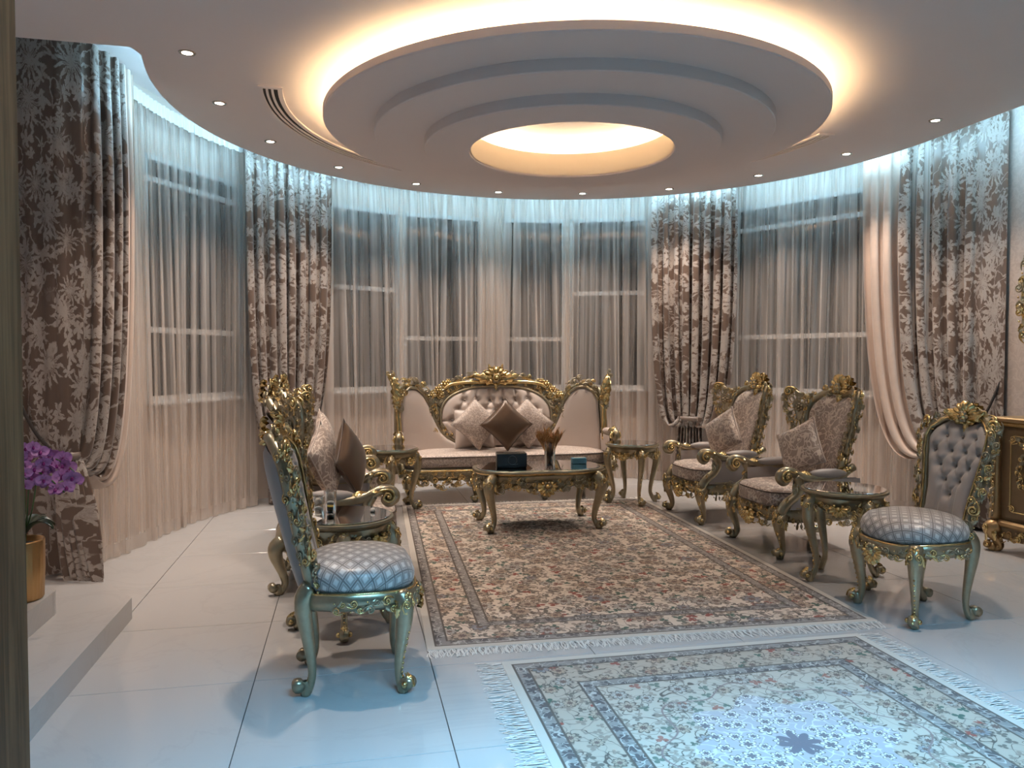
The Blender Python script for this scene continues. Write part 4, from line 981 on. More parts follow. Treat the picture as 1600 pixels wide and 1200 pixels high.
# ================================================================== SOFA
def sofa(loc):
    root = empty('sofa', loc); tag(root, 'large gilded taupe sofa with buttoned oval back, against the curtains', 'sofa')
    fwd = lambda X: 0.40 * np.clip((np.abs(X) - 0.60) / 0.52, 0, 1.1) ** 1.6
    yb = lambda X, Z: 0.22 + (Z - 0.45) * 0.19 - fwd(X)
    zx = [0, .30, .50, .60, .68, .74, .80, .88, .97, 1.06, 1.10, 1.12]; zv = [1.17, 1.15, 1.10, 1.05, 0.99, 0.99, 1.06, 1.12, 1.14, 1.10, 1.02, 0.95]
    S, Tt = np.meshgrid(np.linspace(-1.12, 1.12, 90), np.linspace(0, 1, 24), indexing='ij')
    Z = 0.26 + (lerp(np.abs(S), zx, zv) - 0.26) * Tt; Y = yb(S, Z)
    bp = MB().grid(np.stack([S, Y + 0.012, Z], -1)); bp.grid(np.stack([S, Y + 0.055, Z], -1)[::-1])
    e1 = np.stack([S[:, -1], Y[:, -1] + 0.033, Z[:, -1]], -1); bp.tube(e1, 0.024, 7, ref=(0, -1, 0))
    bfo = bp.build('back_frame', M['champagne'], root)
    # oval buttoned medallion
    wf = lambda t: 0.605 * np.clip(1 - np.abs(2 * t - 1) ** 2.5, 0.0, 1) ** (1 / 2.5) + 0.004
    bx = [(x, 0.965) for x in (-.35, -.21, -.07, .07, .21, .35)] + [(x, 0.86) for x in (-.42, -.28, -.14, 0, .14, .28, .42)] + [(x, 0.755) for x in (-.49, -.35, -.21, -.07, .07, .21, .35, .49)]
    cre = []
    for (x, z) in bx:
        for (x2, z2) in bx:
            if 0.09 < z - z2 < 0.12 and abs(x - x2) < 0.08: cre.append(((x, z), (x2, z2)))
        if z > 0.96: cre.append(((x, z), (x * 1.04, 1.09)))
        if abs(x) > 0.48: cre.append(((x, z), (x * 1.25, z - 0.01)))
    P = pad_grid(wf, lambda s: 0.46 + 0 * s, lambda s: 1.105 - 0.022 * np.exp(-(s / 0.16) ** 2), yb, 0.075, 96, 50, (bx, 0.05, 0.034, cre), 3)
    mo = MB().grid(P).build('backrest', M['taupe'], root)
    bm = MB().ell((0, 0, 0), (0.011, 0.007, 0.011), 8, 5).mesh('button')
    for x, z in bx: o = put_obj('button', bm, M['button'], root); o.location = (x, float(yb(x, z)) - 0.036, z)
    # carved surround
    g, c = MB(), MB()
    for q, sz, sd in ((1.10, 0.10, 1), (1.26, 0.115, 2)):
        e = np.linspace(-0.62, PI + 0.62, 80); P = np.stack([0.605 * q * np.sign(np.cos(e)) * np.abs(np.cos(e)) ** 0.85, 0 * e, 0.785 + 0.325 * (q if q < 1.2 else 1.18) * np.sign(np.sin(e)) * np.abs(np.sin(e)) ** 0.85], -1)
        if q > 1.2: P = P[np.abs(P[:, 0]) > 0.52]
        P[:, 1] = yb(P[:, 0], P[:, 2]) - 0.012
        for part in ((P,) if q < 1.2 else (P[:len(P) // 2], P[len(P) // 2:])): carve(g, c, part, (0, -1, 0), sz, sd)
    e = np.linspace(-0.75, PI + 0.75, 70); P = np.stack([0.612 * np.sign(np.cos(e)) * np.abs(np.cos(e)) ** 0.82, 0 * e, 0.783 + 0.330 * np.sign(np.sin(e)) * np.abs(np.sin(e)) ** 0.82], -1); P[:, 1] = yb(P[:, 0], P[:, 2]) - 0.02
    c.tube(P, 0.014, 6, ref=(0, -1, 0))
    for sx in (1, -1):
        P = cr([(0.10 * sx, 0, 1.150), (0.30 * sx, 0, 1.155), (0.48 * sx, 0, 1.135), (0.57 * sx, 0, 1.09)], 16); P[:, 1] = yb(P[:, 0], P[:, 2]) - 0.022; g.tube(P, 0.021, 7, ref=(0, -1, 0))
        P = cr([(0.10 * sx, 0, 1.225), (0.28 * sx, 0, 1.225), (0.46 * sx, 0, 1.165)], 12); P[:, 1] = yb(P[:, 0], P[:, 2]) + 0.0; carve(g, c, P, (0, -1, 0.1), 0.085, 31 + sx); g.tube(P + np.array([0, .01, -.012]), np.linspace(0.022, 0.012, 12), 7, ref=(0, -1, 0))
        for x, z, s_ in ((0.56, 1.135, 0.050), (0.64, 1.075, 0.045), (0.52, 1.165, 0.035), (0.71, 1.02, 0.04)):
            g.put(TR, (x * sx, float(yb(x, z)) - 0.02, z), (1, 0, 0), (0, -1, 0.2), s_); g.put(TS_, ((x + 0.04) * sx, float(yb(x, z)) - 0.01, z - 0.03), (sx, 0, 0), (0, -1, 0), s_ * 0.8, sx < 0)
    yc = float(yb(0, 1.2))
    g.put(TH, (0, yc - 0.03, 1.205), (0, 0, 1), (0, -1, 0.1), 0.125); g.put(TS_, (0.0, yc - 0.065, 1.20), (0, 0, 1), (0, -1, 0), 0.045); c.put(TR, (0, yc - 0.05, 1.20), (1, 0, 0), (0, -1, 0), 0.062)
    g.put(TL, (0, yc - 0.04, 1.15), (0, 0, -1), (0, -1, 0), 0.085)
    for sx in (1, -1):
        g.put(TL, (0.03 * sx, yc - 0.03, 1.16), (sx, 0, 0.35), (0, -1, 0), 0.24, sx > 0); g.put(TS_, (0.105 * sx, yc - 0.02, 1.255), (sx, 0, -0.2), (0, -1, 0), 0.040, sx < 0)
        g.put(TL, (0.05 * sx, yc - 0.02, 1.27), (0.35 * sx, 0, 1), (0, -1, 0), 0.09, sx > 0)
    pair(bfo, g, c, 'crest_carving')
    # wing pads, ears and arms
    wx = [.38, .46, .55, .62, .68, .74, .80, .87, .95, 1.01, 1.055]; wz = [.50, .52, .57, .64, .76, .92, 1.03, 1.09, 1.10, 1.05, .95]
    for sx in (1, -1):
        xs = np.linspace(0.38, 1.055, 40); S, Tt = np.meshgrid(xs, np.linspace(0, 1, 30), indexing='ij'); Z = 0.40 + (lerp(S, wx, wz) - 0.40) * Tt
        q = (S - 0.38) / 0.675 * 2 - 1; D = 0.05 * np.clip(1 - np.abs(q) ** 6, 0, 1) ** 0.5 * np.clip(1 - np.clip(2 * Tt - 1, 0, 1) ** 4, 0, 1) ** 0.5 + 0.004
        G_ = np.stack([S * sx, yb(S, Z) - D, Z], -1); MB().grid(G_ if sx > 0 else G_[::-1]).build('wing_pad', M['taupe'], root)
        P = np.stack([xs * sx, yb(xs, lerp(xs, wx, wz)) - 0.02, lerp(xs, wx, wz) + 0.012], -1)
        wf_ = MB().tube(P, 0.015, 7, ref=(0, -1, 0)).build('wing_frame', M['champagne'], root)
        g, c = MB(), MB(); n = len(P)
        carve(g, c, P[int(n * .58):int(n * .95)] + np.array([0, 0, 0.045]), (0, -1, 0), 0.105, 41 + sx); carve(g, c, P[int(n * .2):int(n * .6)] + np.array([-0.01 * sx, 0.0, 0.03]), (0, -1, 0), 0.075, 43 + sx)
        P2 = np.array([(x * sx, float(yb(x, 1.16)) - 0.01, z) for x, z in ((.80, 1.12), (.87, 1.17), (.94, 1.185), (1.0, 1.16))]); carve(g, c, P2, (0, -1, 0.2), 0.095, 47 + sx)
        ep = cr([(1.075 * sx, -0.16, 0.56), (1.075 * sx, -0.14, 0.70), (1.085 * sx, -0.12, 0.88), (1.075 * sx, -0.10, 1.02), (1.105 * sx, -0.08, 1.14), (1.150 * sx, -0.06, 1.22), (1.165 * sx, -0.06, 1.255)], 26)
        MB().tube(ep, np.interp(np.linspace(0, 1, 26), [0, .4, .7, .9, 1], [.028, .024, .034, .030, .010]), 8, ref=(0, -1, 0)).build('ear_post', M['gold'], wf_)
        carve(g, c, ep[9:24] + np.array([-0.008 * sx, -0.03, 0]), (-0.2 * sx, -1, 0), 0.085, 51 + sx)
        for k, (dz, s_) in enumerate(((0.98, .20), (1.06, .17), (0.90, .15))): g.put(TL, (1.085 * sx, -0.125, dz), (0.25 * sx, 0, 1), (0.5 * sx, -1, 0), s_, sx > 0)
        pair(wf_, g, c, 'wing_carving')
        ap = cr([(1.075 * sx, -0.10, 0.66), (1.085 * sx, -0.20, 0.625), (1.095 * sx, -0.32, 0.635), (1.10 * sx, -0.40, 0.665), (1.10 * sx, -0.45, 0.655), (1.10 * sx, -0.465, 0.615), (1.10 * sx, -0.435, 0.59), (1.10 * sx, -0.41, 0.615)], 34)
        ao = MB().tube(ap, np.interp(np.linspace(0, 1, 34), [0, .5, .8, 1], [.030, .033, .030, .016]), 9, ref=(1, 0, 0)).build('arm', M['champagne'], root)
        MB().ell((1.085 * sx, -0.24, 0.66), (0.045, 0.12, 0.032), 12, 8).build('arm_pad', M['taupe'], ao)
        MB().tube(cr([(1.10 * sx, -0.37, 0.64), (1.095 * sx, -0.33, 0.54), (1.09 * sx, -0.37, 0.42), (1.075 * sx, -0.44, 0.33), (1.06 * sx, -0.445, 0.27)], 18), np.linspace(0.032, 0.042, 18), 8, ref=(1, 0, 0)).build('arm_support', M['champagne'], ao)
        g, c = MB(), MB(); g.ell((1.10 * sx, -0.435, 0.655), (0.040, 0.040, 0.036), 12, 8); g.put(TL, (1.10 * sx, -0.30, 0.668), (0, -1, 0.1), (0, 0, 1), 0.15)
        for sg in (1, -1): g.put(TS_, ((1.10 + 0.034 * sg) * sx, -0.43, 0.625), (0, -1, 0), (sg * sx, 0, 0), 0.036, sg * sx < 0)
        carve(g, c, cr([(1.095 * sx, -0.365, 0.54), (1.09 * sx, -0.41, 0.42), (1.07 * sx, -0.485, 0.32)], 10), (0, -1, 0.3), 0.075, 57 + sx); pair(ao, g, c, 'arm_carving')
        sp = MB()
        for xx, rv in ((1.055, False), (1.095, True)):
            yv = np.linspace(0.0, -0.38, 12); G_ = np.array([[(xx * sx, y, z) for z in np.linspace(0.28, 0.62, 8)] for y in yv]); sp.grid(G_[::-1] if rv else G_)
        sp.build('arm_panel', M['taupe'], root)
    # seat
    n = 90; a = np.linspace(0, 2 * PI, n, endpoint=False); ca, sa = np.cos(a), np.sin(a)
    cx = 1.045 * np.sign(ca) * np.abs(ca) ** 0.22; cyy = np.where(sa > 0, 0.20, 0.40) * np.sign(sa) * np.abs(sa) ** 0.30 - 0.03 * np.clip(-sa, 0, 1) * np.cos(cx / 1.05 * PI / 2)
    lay = [np.c_[cx * q, cyy * q, np.full(n, z)] for q, z in ((0.0, 0.33), (0.985, 0.332), (1.0, 0.345), (1.005, 0.39), (1.0, 0.435), (0.98, 0.452), (0.9, 0.464), (0.6, 0.472), (0.0, 0.475))]
    sc = MB().grid(np.array(lay), cv=True).build('seat_cushion', M['squiggle_fine'], root)
    for z in (0.342, 0.442): MB().tube(np.c_[cx * 1.004, cyy * 1.004, np.full(n, z)], 0.0055, 5, ref=(0, 0, 1), closed=True).build('piping', M['piping'], sc)
    rl = MB().tube(np.c_[cx * 1.02, cyy * 1.02, np.full(n, 0.275)], np.array([0.030, 0.058]), 8, ref=(0, 0, 1), closed=True); ro = rl.build('seat_rail', M['champagne'], root)
    g, c = MB(), MB(); xs = np.linspace(-1.0, 1.0, 60); fy = -0.435 - 0.03 * np.cos(xs / 1.05 * PI / 2)
    carve(g, c, np.stack([xs, fy - 0.012, 0.225 - 0.045 * np.cos(xs * PI * 3) ** 2], -1), (0, -1, 0), 0.10, 5); carve(g, c, np.stack([xs, fy - 0.014, 0.285 + 0 * xs], -1), (0, -1, 0), 0.07, 6, dens=0.7)
    g.tube(np.stack([xs, fy - 0.022, 0.318 + 0 * xs], -1), 0.008, 6)
    for x in (-0.33, 0.33, 0): g.put(TH, (x, -0.475, 0.225), (0, 0, -1), (0, -1, 0), 0.085)
    pair(ro, g, c)
    for x in (-1.0, -0.34, 0.34, 1.0): leg(root, (x, -0.40, 0.25), (0.35 * np.sign(x), -0.94), 1.1, 1.1, kick=1.2)
    for x in (-0.95, 0.95): leg(root, (x, 0.17, 0.25), (0.2 * np.sign(x), 0.95), 1.0, 1.0, carved=False)
    return root
SFX, SFY = 1.565, 7.88
sofa((SFX, SFY, 0))
SZ = 0.474
cushion('plain taupe cushion on the sofa, behind the left patterned one', (SFX - 0.28, SFY + 0.02, SZ), 0.42, M['taupe'], 0.30, 0.0, False, place='b')
cushion('plain taupe cushion on the sofa, behind the right patterned one', (SFX + 0.27, SFY + 0.02, SZ), 0.42, M['taupe'], 0.30, 0.0, False)
cushion('patterned cream cushion set on its corner, left on the sofa', (SFX - 0.27, SFY - 0.14, SZ), 0.39, M['squiggle_fine'], 0.30, 0.08, True)
cushion('patterned cream cushion set on its corner, right on the sofa', (SFX + 0.26, SFY - 0.14, SZ), 0.39, M['squiggle_fine'], 0.30, -0.08, True)
cushion('shiny brown satin cushion in the middle of the sofa', (SFX + 0.01, SFY - 0.27, SZ), 0.385, M['brown_satin'], 0.26, 0.0, True, M['piping'])
# cushions on the armchairs
cushion('patterned cushion leaning in the nearer right armchair', (3.27, 5.17, 0.498), 0.36, M['squiggle'], 0.22, -PI / 2 + 0.30, True, None, 0.07, 0.30)
cushion('patterned cushion leaning in the farther right armchair', (3.22, 6.30, 0.498), 0.36, M['squiggle'], 0.22, -PI / 2 + 0.28, True, None, 0.07, 0.22)
cushion('patterned cushion leaning in the nearer left armchair', (-0.09, 5.05, 0.498), 0.38, M['squiggle'], 0.25, PI / 2 - 0.30, True, None, 0.07, 0.3)
cushion('dark brown satin cushion in the nearer left armchair', (0.06, 5.11, 0.498), 0.37, M['brown_satin'], 0.20, PI / 2 - 0.35, True, M['piping'], 0.065)
cushion('patterned cushion leaning in the farther left armchair', (-0.13, 6.50, 0.498), 0.36, M['squiggle'], 0.22, PI / 2, True, None, 0.07, 0.1)

# ================================================================== TABLES
def round_table(loc, label):
    root = empty('side_table', loc); tag(root, label, 'table', 'round gilded side tables'); R_, h = 0.262, 0.59
    MB().lathe([(0.10, h - 0.045), (R_ - 0.03, h - 0.045), (R_ - 0.012, h - 0.034), (R_, h - 0.022), (R_ - 0.003, h - 0.010), (R_ - 0.014, h - 0.008), (0.0, h - 0.0085)], seg=48).build('tabletop', M['champagne'], root, auto=40)
    MB().lathe([(0.0, h - 0.0080), (R_ - 0.020, h - 0.0080)], seg=48).build('top_inlay', M['olive_inlay'], root)
    MB().lathe([(0.0, h - 0.0075), (R_ - 0.022, h - 0.0075), (R_ - 0.018, h - 0.004), (R_ - 0.022, h), (0.0, h)], seg=48).build('glass_top', M['green_glass'], root, auto=30)
    a = np.linspace(0, 2 * PI, 64, endpoint=False); ap = np.array([np.c_[np.cos(a) * r, np.sin(a) * r, z + (0.025 * np.cos(4 * a) if z < h - 0.06 else 0 * a)] for r, z in ((0.232, h - 0.046), (0.226, h - 0.12), (0.214, h - 0.12), (0.214, h - 0.046))])
    ao = MB().grid(ap, cv=True).build('apron', M['champagne'], root); g, c = MB(), MB()
    for k in range(4):
        e = np.linspace(k * PI / 2 + 0.25, (k + 1) * PI / 2 - 0.25, 14); N_ = np.c_[np.cos(e), np.sin(e), 0 * e]
        P = N_ * 0.234; P[:, 2] = h - 0.10 + 0.020 * np.cos(4 * e); carve(g, c, P, N_, 0.060, 3 + k); m_ = N_[7]; g.put(TH, m_ * 0.236 + np.array([0, 0, h - 0.10]), (0, 0, -1), m_, 0.055)
    pair(ao, g, c)
    for k in range(4): d = (math.cos(k * PI / 2), math.sin(k * PI / 2)); leg(root, (d[0] * 0.195, d[1] * 0.195, h - 0.05), d, 1.25, 0.92)
    return root
rt = round_table((3.08, 4.32, 0), 'round glass-topped side table beside the right side chair')
for lab, loc in (('round glass-topped side table with tumblers, behind the left side chair', (-0.03, 4.10, 0)), ('round side table at the left end of the sofa', (0.37, 7.15, 0)), ('round side table at the right end of the sofa', (2.71, 7.09, 0))):
    o = copy_tree(rt); o.location = loc; o['label'] = lab

def coffee_table(loc):
    root = empty('coffee_table', loc); tag(root, 'low oblong gilded coffee table with dark glass top before the sofa', 'table'); h = 0.50
    a = np.linspace(0, 2 * PI, 96, endpoint=False); ca, sa = np.cos(a), np.sin(a)
    ox = 0.555 * np.sign(ca) * np.abs(ca) ** 0.72; oy = 0.335 * np.sign(sa) * np.abs(sa) ** 0.72 * (1 - 0.07 * np.exp(-(ox / 0.16) ** 2))
    L_ = lambda q, z: np.c_[ox * q, oy * q, np.full(96, z)]
    MB().grid(np.array([L_(0.3, h - 0.05), L_(0.95, h - 0.05), L_(0.98, h - 0.040), L_(1.0, h - 0.024), L_(0.995, h - 0.010), L_(0.965, h - 0.006), L_(0.945, h - 0.010), L_(0.0, h - 0.011)]), cv=True).build('tabletop', M['champagne'], root, auto=40)
    MB().grid(np.array([L_(0.96, h - 0.046), L_(0.99, h - 0.038), L_(1.006, h - 0.026)]), cv=True).build('rim_moulding', M['gold'], root)
    MB().grid(np.array([L_(0.0, h - 0.0102), L_(0.94, h - 0.0100)]), cv=True).build('top_inlay', M['inlay'], root, auto=30)
    MB().grid(np.array([L_(0.0, h - 0.0095), L_(0.93, h - 0.0095), L_(0.94, h - 0.005), L_(0.935, h - 0.001), L_(0.0, h - 0.001)]), cv=True).build('glass_top', M['green_glass'], root, auto=30)
    low = 0.035 * np.cos(4 * a) ** 2
    ao = MB().grid(np.array([L_(0.93, h - 0.05), np.c_[ox * 0.92, oy * 0.92, h - 0.135 - low], np.c_[ox * 0.88, oy * 0.88, h - 0.135 - low], L_(0.88, h - 0.05)]), cv=True).build('apron', M['champagne'], root)
    g, c = MB(), MB(); rim = np.c_[ox * 0.935, oy * 0.935, h - 0.120 - low]
    for k0, k1, sd in ((56, 88, 1), (8, 40, 2), (-7, 7, 3), (41, 55, 4)):
        P = np.array([rim[i % 96] for i in range(k0, k1 + 1)]); N_ = nrm(np.gradient(P, axis=0)); N_ = nrm(np.c_[N_[:, 1], -N_[:, 0], 0 * N_[:, 0]]); carve(g, c, P + N_ * 0.004, N_, 0.080, sd); carve(g, c, P + N_ * 0.006 + np.array([0, 0, 0.045]), N_, 0.055, sd + 5, dens=0.7)
    for sy in (-1, 1): g.put(TH, (0, sy * 0.30, h - 0.13), (0, 0, -1), (0, sy, 0), 0.085); c.put(TR, (0, sy * 0.315, h - 0.13), (1, 0, 0), (0, sy, 0), 0.045)
    pair(ao, g, c)
    for sx in (-1, 1):
        for sy in (-1, 1): leg(root, (0.425 * sx, 0.235 * sy, h - 0.06), (0.75 * sx, 0.66 * sy), 1.25, 1.12)
    return root
CTX, CTY, CTZ = 1.56, 6.28, 0.5082
coffee_table((CTX, CTY, 0.009))

# things on the coffee table
r = empty('tissue_box', (1.31, 6.20, CTZ), -0.10); tag(r, 'black cuboid box with a thin ring logo on the coffee table', 'box')
MB().box((-0.125, -0.06, 0), (0.125, 0.06, 0.125), 0.006).build('box_body', M['black'], r, False)
e = np.linspace(0, 2 * PI, 40, endpoint=False)
MB().tube(np.c_[0.005 + 0.036 * np.cos(e), np.full(40, -0.0605), 0.068 + 0.036 * np.sin(e)], np.array([0.0014, 0.0006]), 5, ref=(0, 1, 0), closed=True).build('ring_logo', M['printline'], r)
MB().tube(cr([(0.005, -0.0605, 0.034), (0.030, -0.0605, 0.030), (0.050, -0.0605, 0.036)], 8), np.array([0.0013, 0.0006]), 5, ref=(0, 1, 0)).build('logo_tail', M['printline'], r)
MB().box((-0.06, -0.022, 0.1245), (0.06, 0.022, 0.1262)).build('slot', M['dark'], r, False)
VX, VY = 1.66, 6.27
r = empty('glass_vase', (VX, VY, CTZ)); tag(r, 'smoky cylindrical glass vase on the coffee table', 'vase')
MB().lathe([(0.0, 0.0), (0.044, 0.0), (0.046, 0.004), (0.046, 0.20), (0.0445, 0.202), (0.043, 0.20), (0.042, 0.014), (0.0, 0.012)], seg=28).build('vase_body', M['smoke_glass'], r, auto=35)
r = empty('dried_wheat', (VX, VY, CTZ + 0.013)); tag(r, 'bunch of dried golden wheat in the smoky vase', 'dried flowers')
rg = np.random.default_rng(4); wm_ = []
for k in range(3):
    m = MB(); L_ = 0.20 + 0.02 * k; m.tube([(0, 0, 0), (0.003, 0, L_ * 0.5), (0, 0, L_)], 0.0020, 4)
    for q in range(9):
        a = q * 2.4; z = L_ + 0.008 * q; m.ell((0.004 * math.cos(a), 0.004 * math.sin(a), z), (0.0045, 0.0045, 0.010), 5, 4)
        m.tube([(0.004 * math.cos(a), 0.004 * math.sin(a), z), (0.016 * math.cos(a), 0.016 * math.sin(a), z + 0.05)], np.array([0.0008, 0.0004]), 3)
    wm_.append(m.mesh('stalk'))
for k in range(64):
    o = put_obj('stalk', wm_[k % 3], M['wheat'], r); a = rg.uniform(0, 2 * PI); q = math.sqrt(rg.random()); t = 0.80 * q
    o.location = (-0.028 * q * math.cos(a) * 0.4, -0.028 * q * math.sin(a) * 0.4, 0.0); rr_ = 0.04 * q
    o.rotation_euler = Vector((math.sin(t * 0.62) * math.cos(a), math.sin(t * 0.62) * math.sin(a), math.cos(t * 0.62))).to_track_quat('Z', 'Y').to_euler()
    o.scale = (1, 1, 1 - 0.12 * rg.random())
r = empty('small_box', (1.93, 6.32, CTZ), -0.06); tag(r, 'small light blue box near the right end of the coffee table', 'box')
MB().box((-0.062, -0.035, 0), (0.062, 0.035, 0.050), 0.004).build('box_body', M['cardbox_blue'], r, False); MB().box((-0.045, -0.02, 0.049), (0.045, 0.02, 0.053)).build('paper_flap', M['paper'], r, False)

# things on the left near table
def tumbler(x, y, z, label, drink):
    r = empty('tumbler', (x, y, z)); tag(r, label, 'glass', 'tumblers on the left side table')
    MB().lathe([(0.0, 0.0), (0.026, 0.0), (0.028, 0.003), (0.034, 0.115), (0.0332, 0.1165), (0.0322, 0.115), (0.0268, 0.012), (0.0, 0.011)], seg=24).build('glass_body', M['glass'], r, auto=35)
    if drink: MB().lathe([(0.0, 0.0125), (0.0262, 0.0125), (0.0274, 0.034), (0.0, 0.034)], seg=20).build('drink', M['amber'], r, auto=35)
tumbler(-0.155, 4.00, 0.5905, 'empty clear tumbler on the left side table', False)
tumbler(-0.10, 4.16, 0.5905, 'clear tumbler with a little yellow drink on the left side table', True)
m = MB(); s = np.linspace(-1, 1, 12); S, T_ = np.meshgrid(s, s, indexing='ij'); m.grid(np.stack([S * 0.055, T_ * 0.05, 0.012 + 0.010 * np.sin(S * 3 + T_ * 2) + 0.02 * np.clip(-S, 0, 1) ** 2], -1)); m.grid(np.stack([S * 0.055, T_ * 0.05, 0.001 + 0 * S], -1)[::-1])
o = m.build('paper_napkin', M['paper']); o.location = (-0.19, 3.95, 0.5905); tag(o, 'crumpled paper napkin on the left side table', 'napkin')
m = MB().lathe([(0, 0), (0.012, 0), (0.014, 0.004), (0.010, 0.02), (0.0, 0.022)], seg=14); o = m.build('bottle_cap', M['paper']); o.location = (0.12, 4.13, 0.5905); tag(o, 'small pale cap lying on the left side table', 'cap')

# ================================================================== RUGS
def fringe(m, p0, p1, d, L_, n, seed):
    r_ = np.random.default_rng(seed); p0, p1, d = np.asarray(p0, float), np.asarray(p1, float), np.asarray(d, float)
    for k in range(n):
        b = p0 + (p1 - p0) * (k + 0.5) / n; l = L_ * r_.uniform(0.8, 1.1); sk = r_.normal(0, 0.18); side = nrm(p1 - p0)
        t = np.linspace(0, 1, 5)[:, None]; P = b + d * l * t + side * (sk * l * t ** 1.5 + 0.004 * np.sin(t * 6 + k)); P[:, 2] = 0.006 - 0.004 * t[:, 0] + 0.002 * np.sin(t[:, 0] * 5 + k * 1.7)
        wd = np.linalg.norm(p1 - p0) / n * 0.42; m.grid(np.stack([P - side * wd, P + side * wd], 1))
def rug(label, loc, rz, hx, hy, mat, fr_sides, fl_):
    root = empty('persian_rug', loc, rz); tag(root, label, 'rug')
    MB().box((-hx, -hy, 0.0005), (hx, hy, 0.009), 0.003).build('pile', mat, root, False)
    m = MB()
    for s_ in fr_sides:
        if s_ == 'front': fringe(m, (-hx, -hy, 0), (hx, -hy, 0), (0, -1, 0), fl_, 330, 1)
        if s_ == 'back': fringe(m, (-hx, hy, 0), (hx, hy, 0), (0, 1, 0), fl_, 200, 2)
        if s_ == 'left': fringe(m, (-hx, -hy, 0), (-hx, hy, 0), (-1, 0, 0), fl_, 300, 3)
        if s_ == 'right': fringe(m, (hx, -hy, 0), (hx, hy, 0), (1, 0, 0), fl_, 300, 4)
    tag(m.build('fringe', M['fringe'], root), kind='stuff')
rug('large brown and cream floral carpet under the coffee table', (1.622, 5.45, 0), math.radians(-2.0), 1.20, 1.85, mat_rug('carpet_floral', 1.20, 1.85, (0.66, 0.57, 0.48), 1.3, False), ('front', 'back'), 0.085)
rug('pale floral carpet with grey medallion in the foreground', (1.595, 2.47, 0), math.radians(-0.4), 0.925, 0.955, mat_rug('carpet_medallion', 0.925, 0.955, (0.43, 0.37, 0.31), 1.3, True), ('left', 'right'), 0.115)

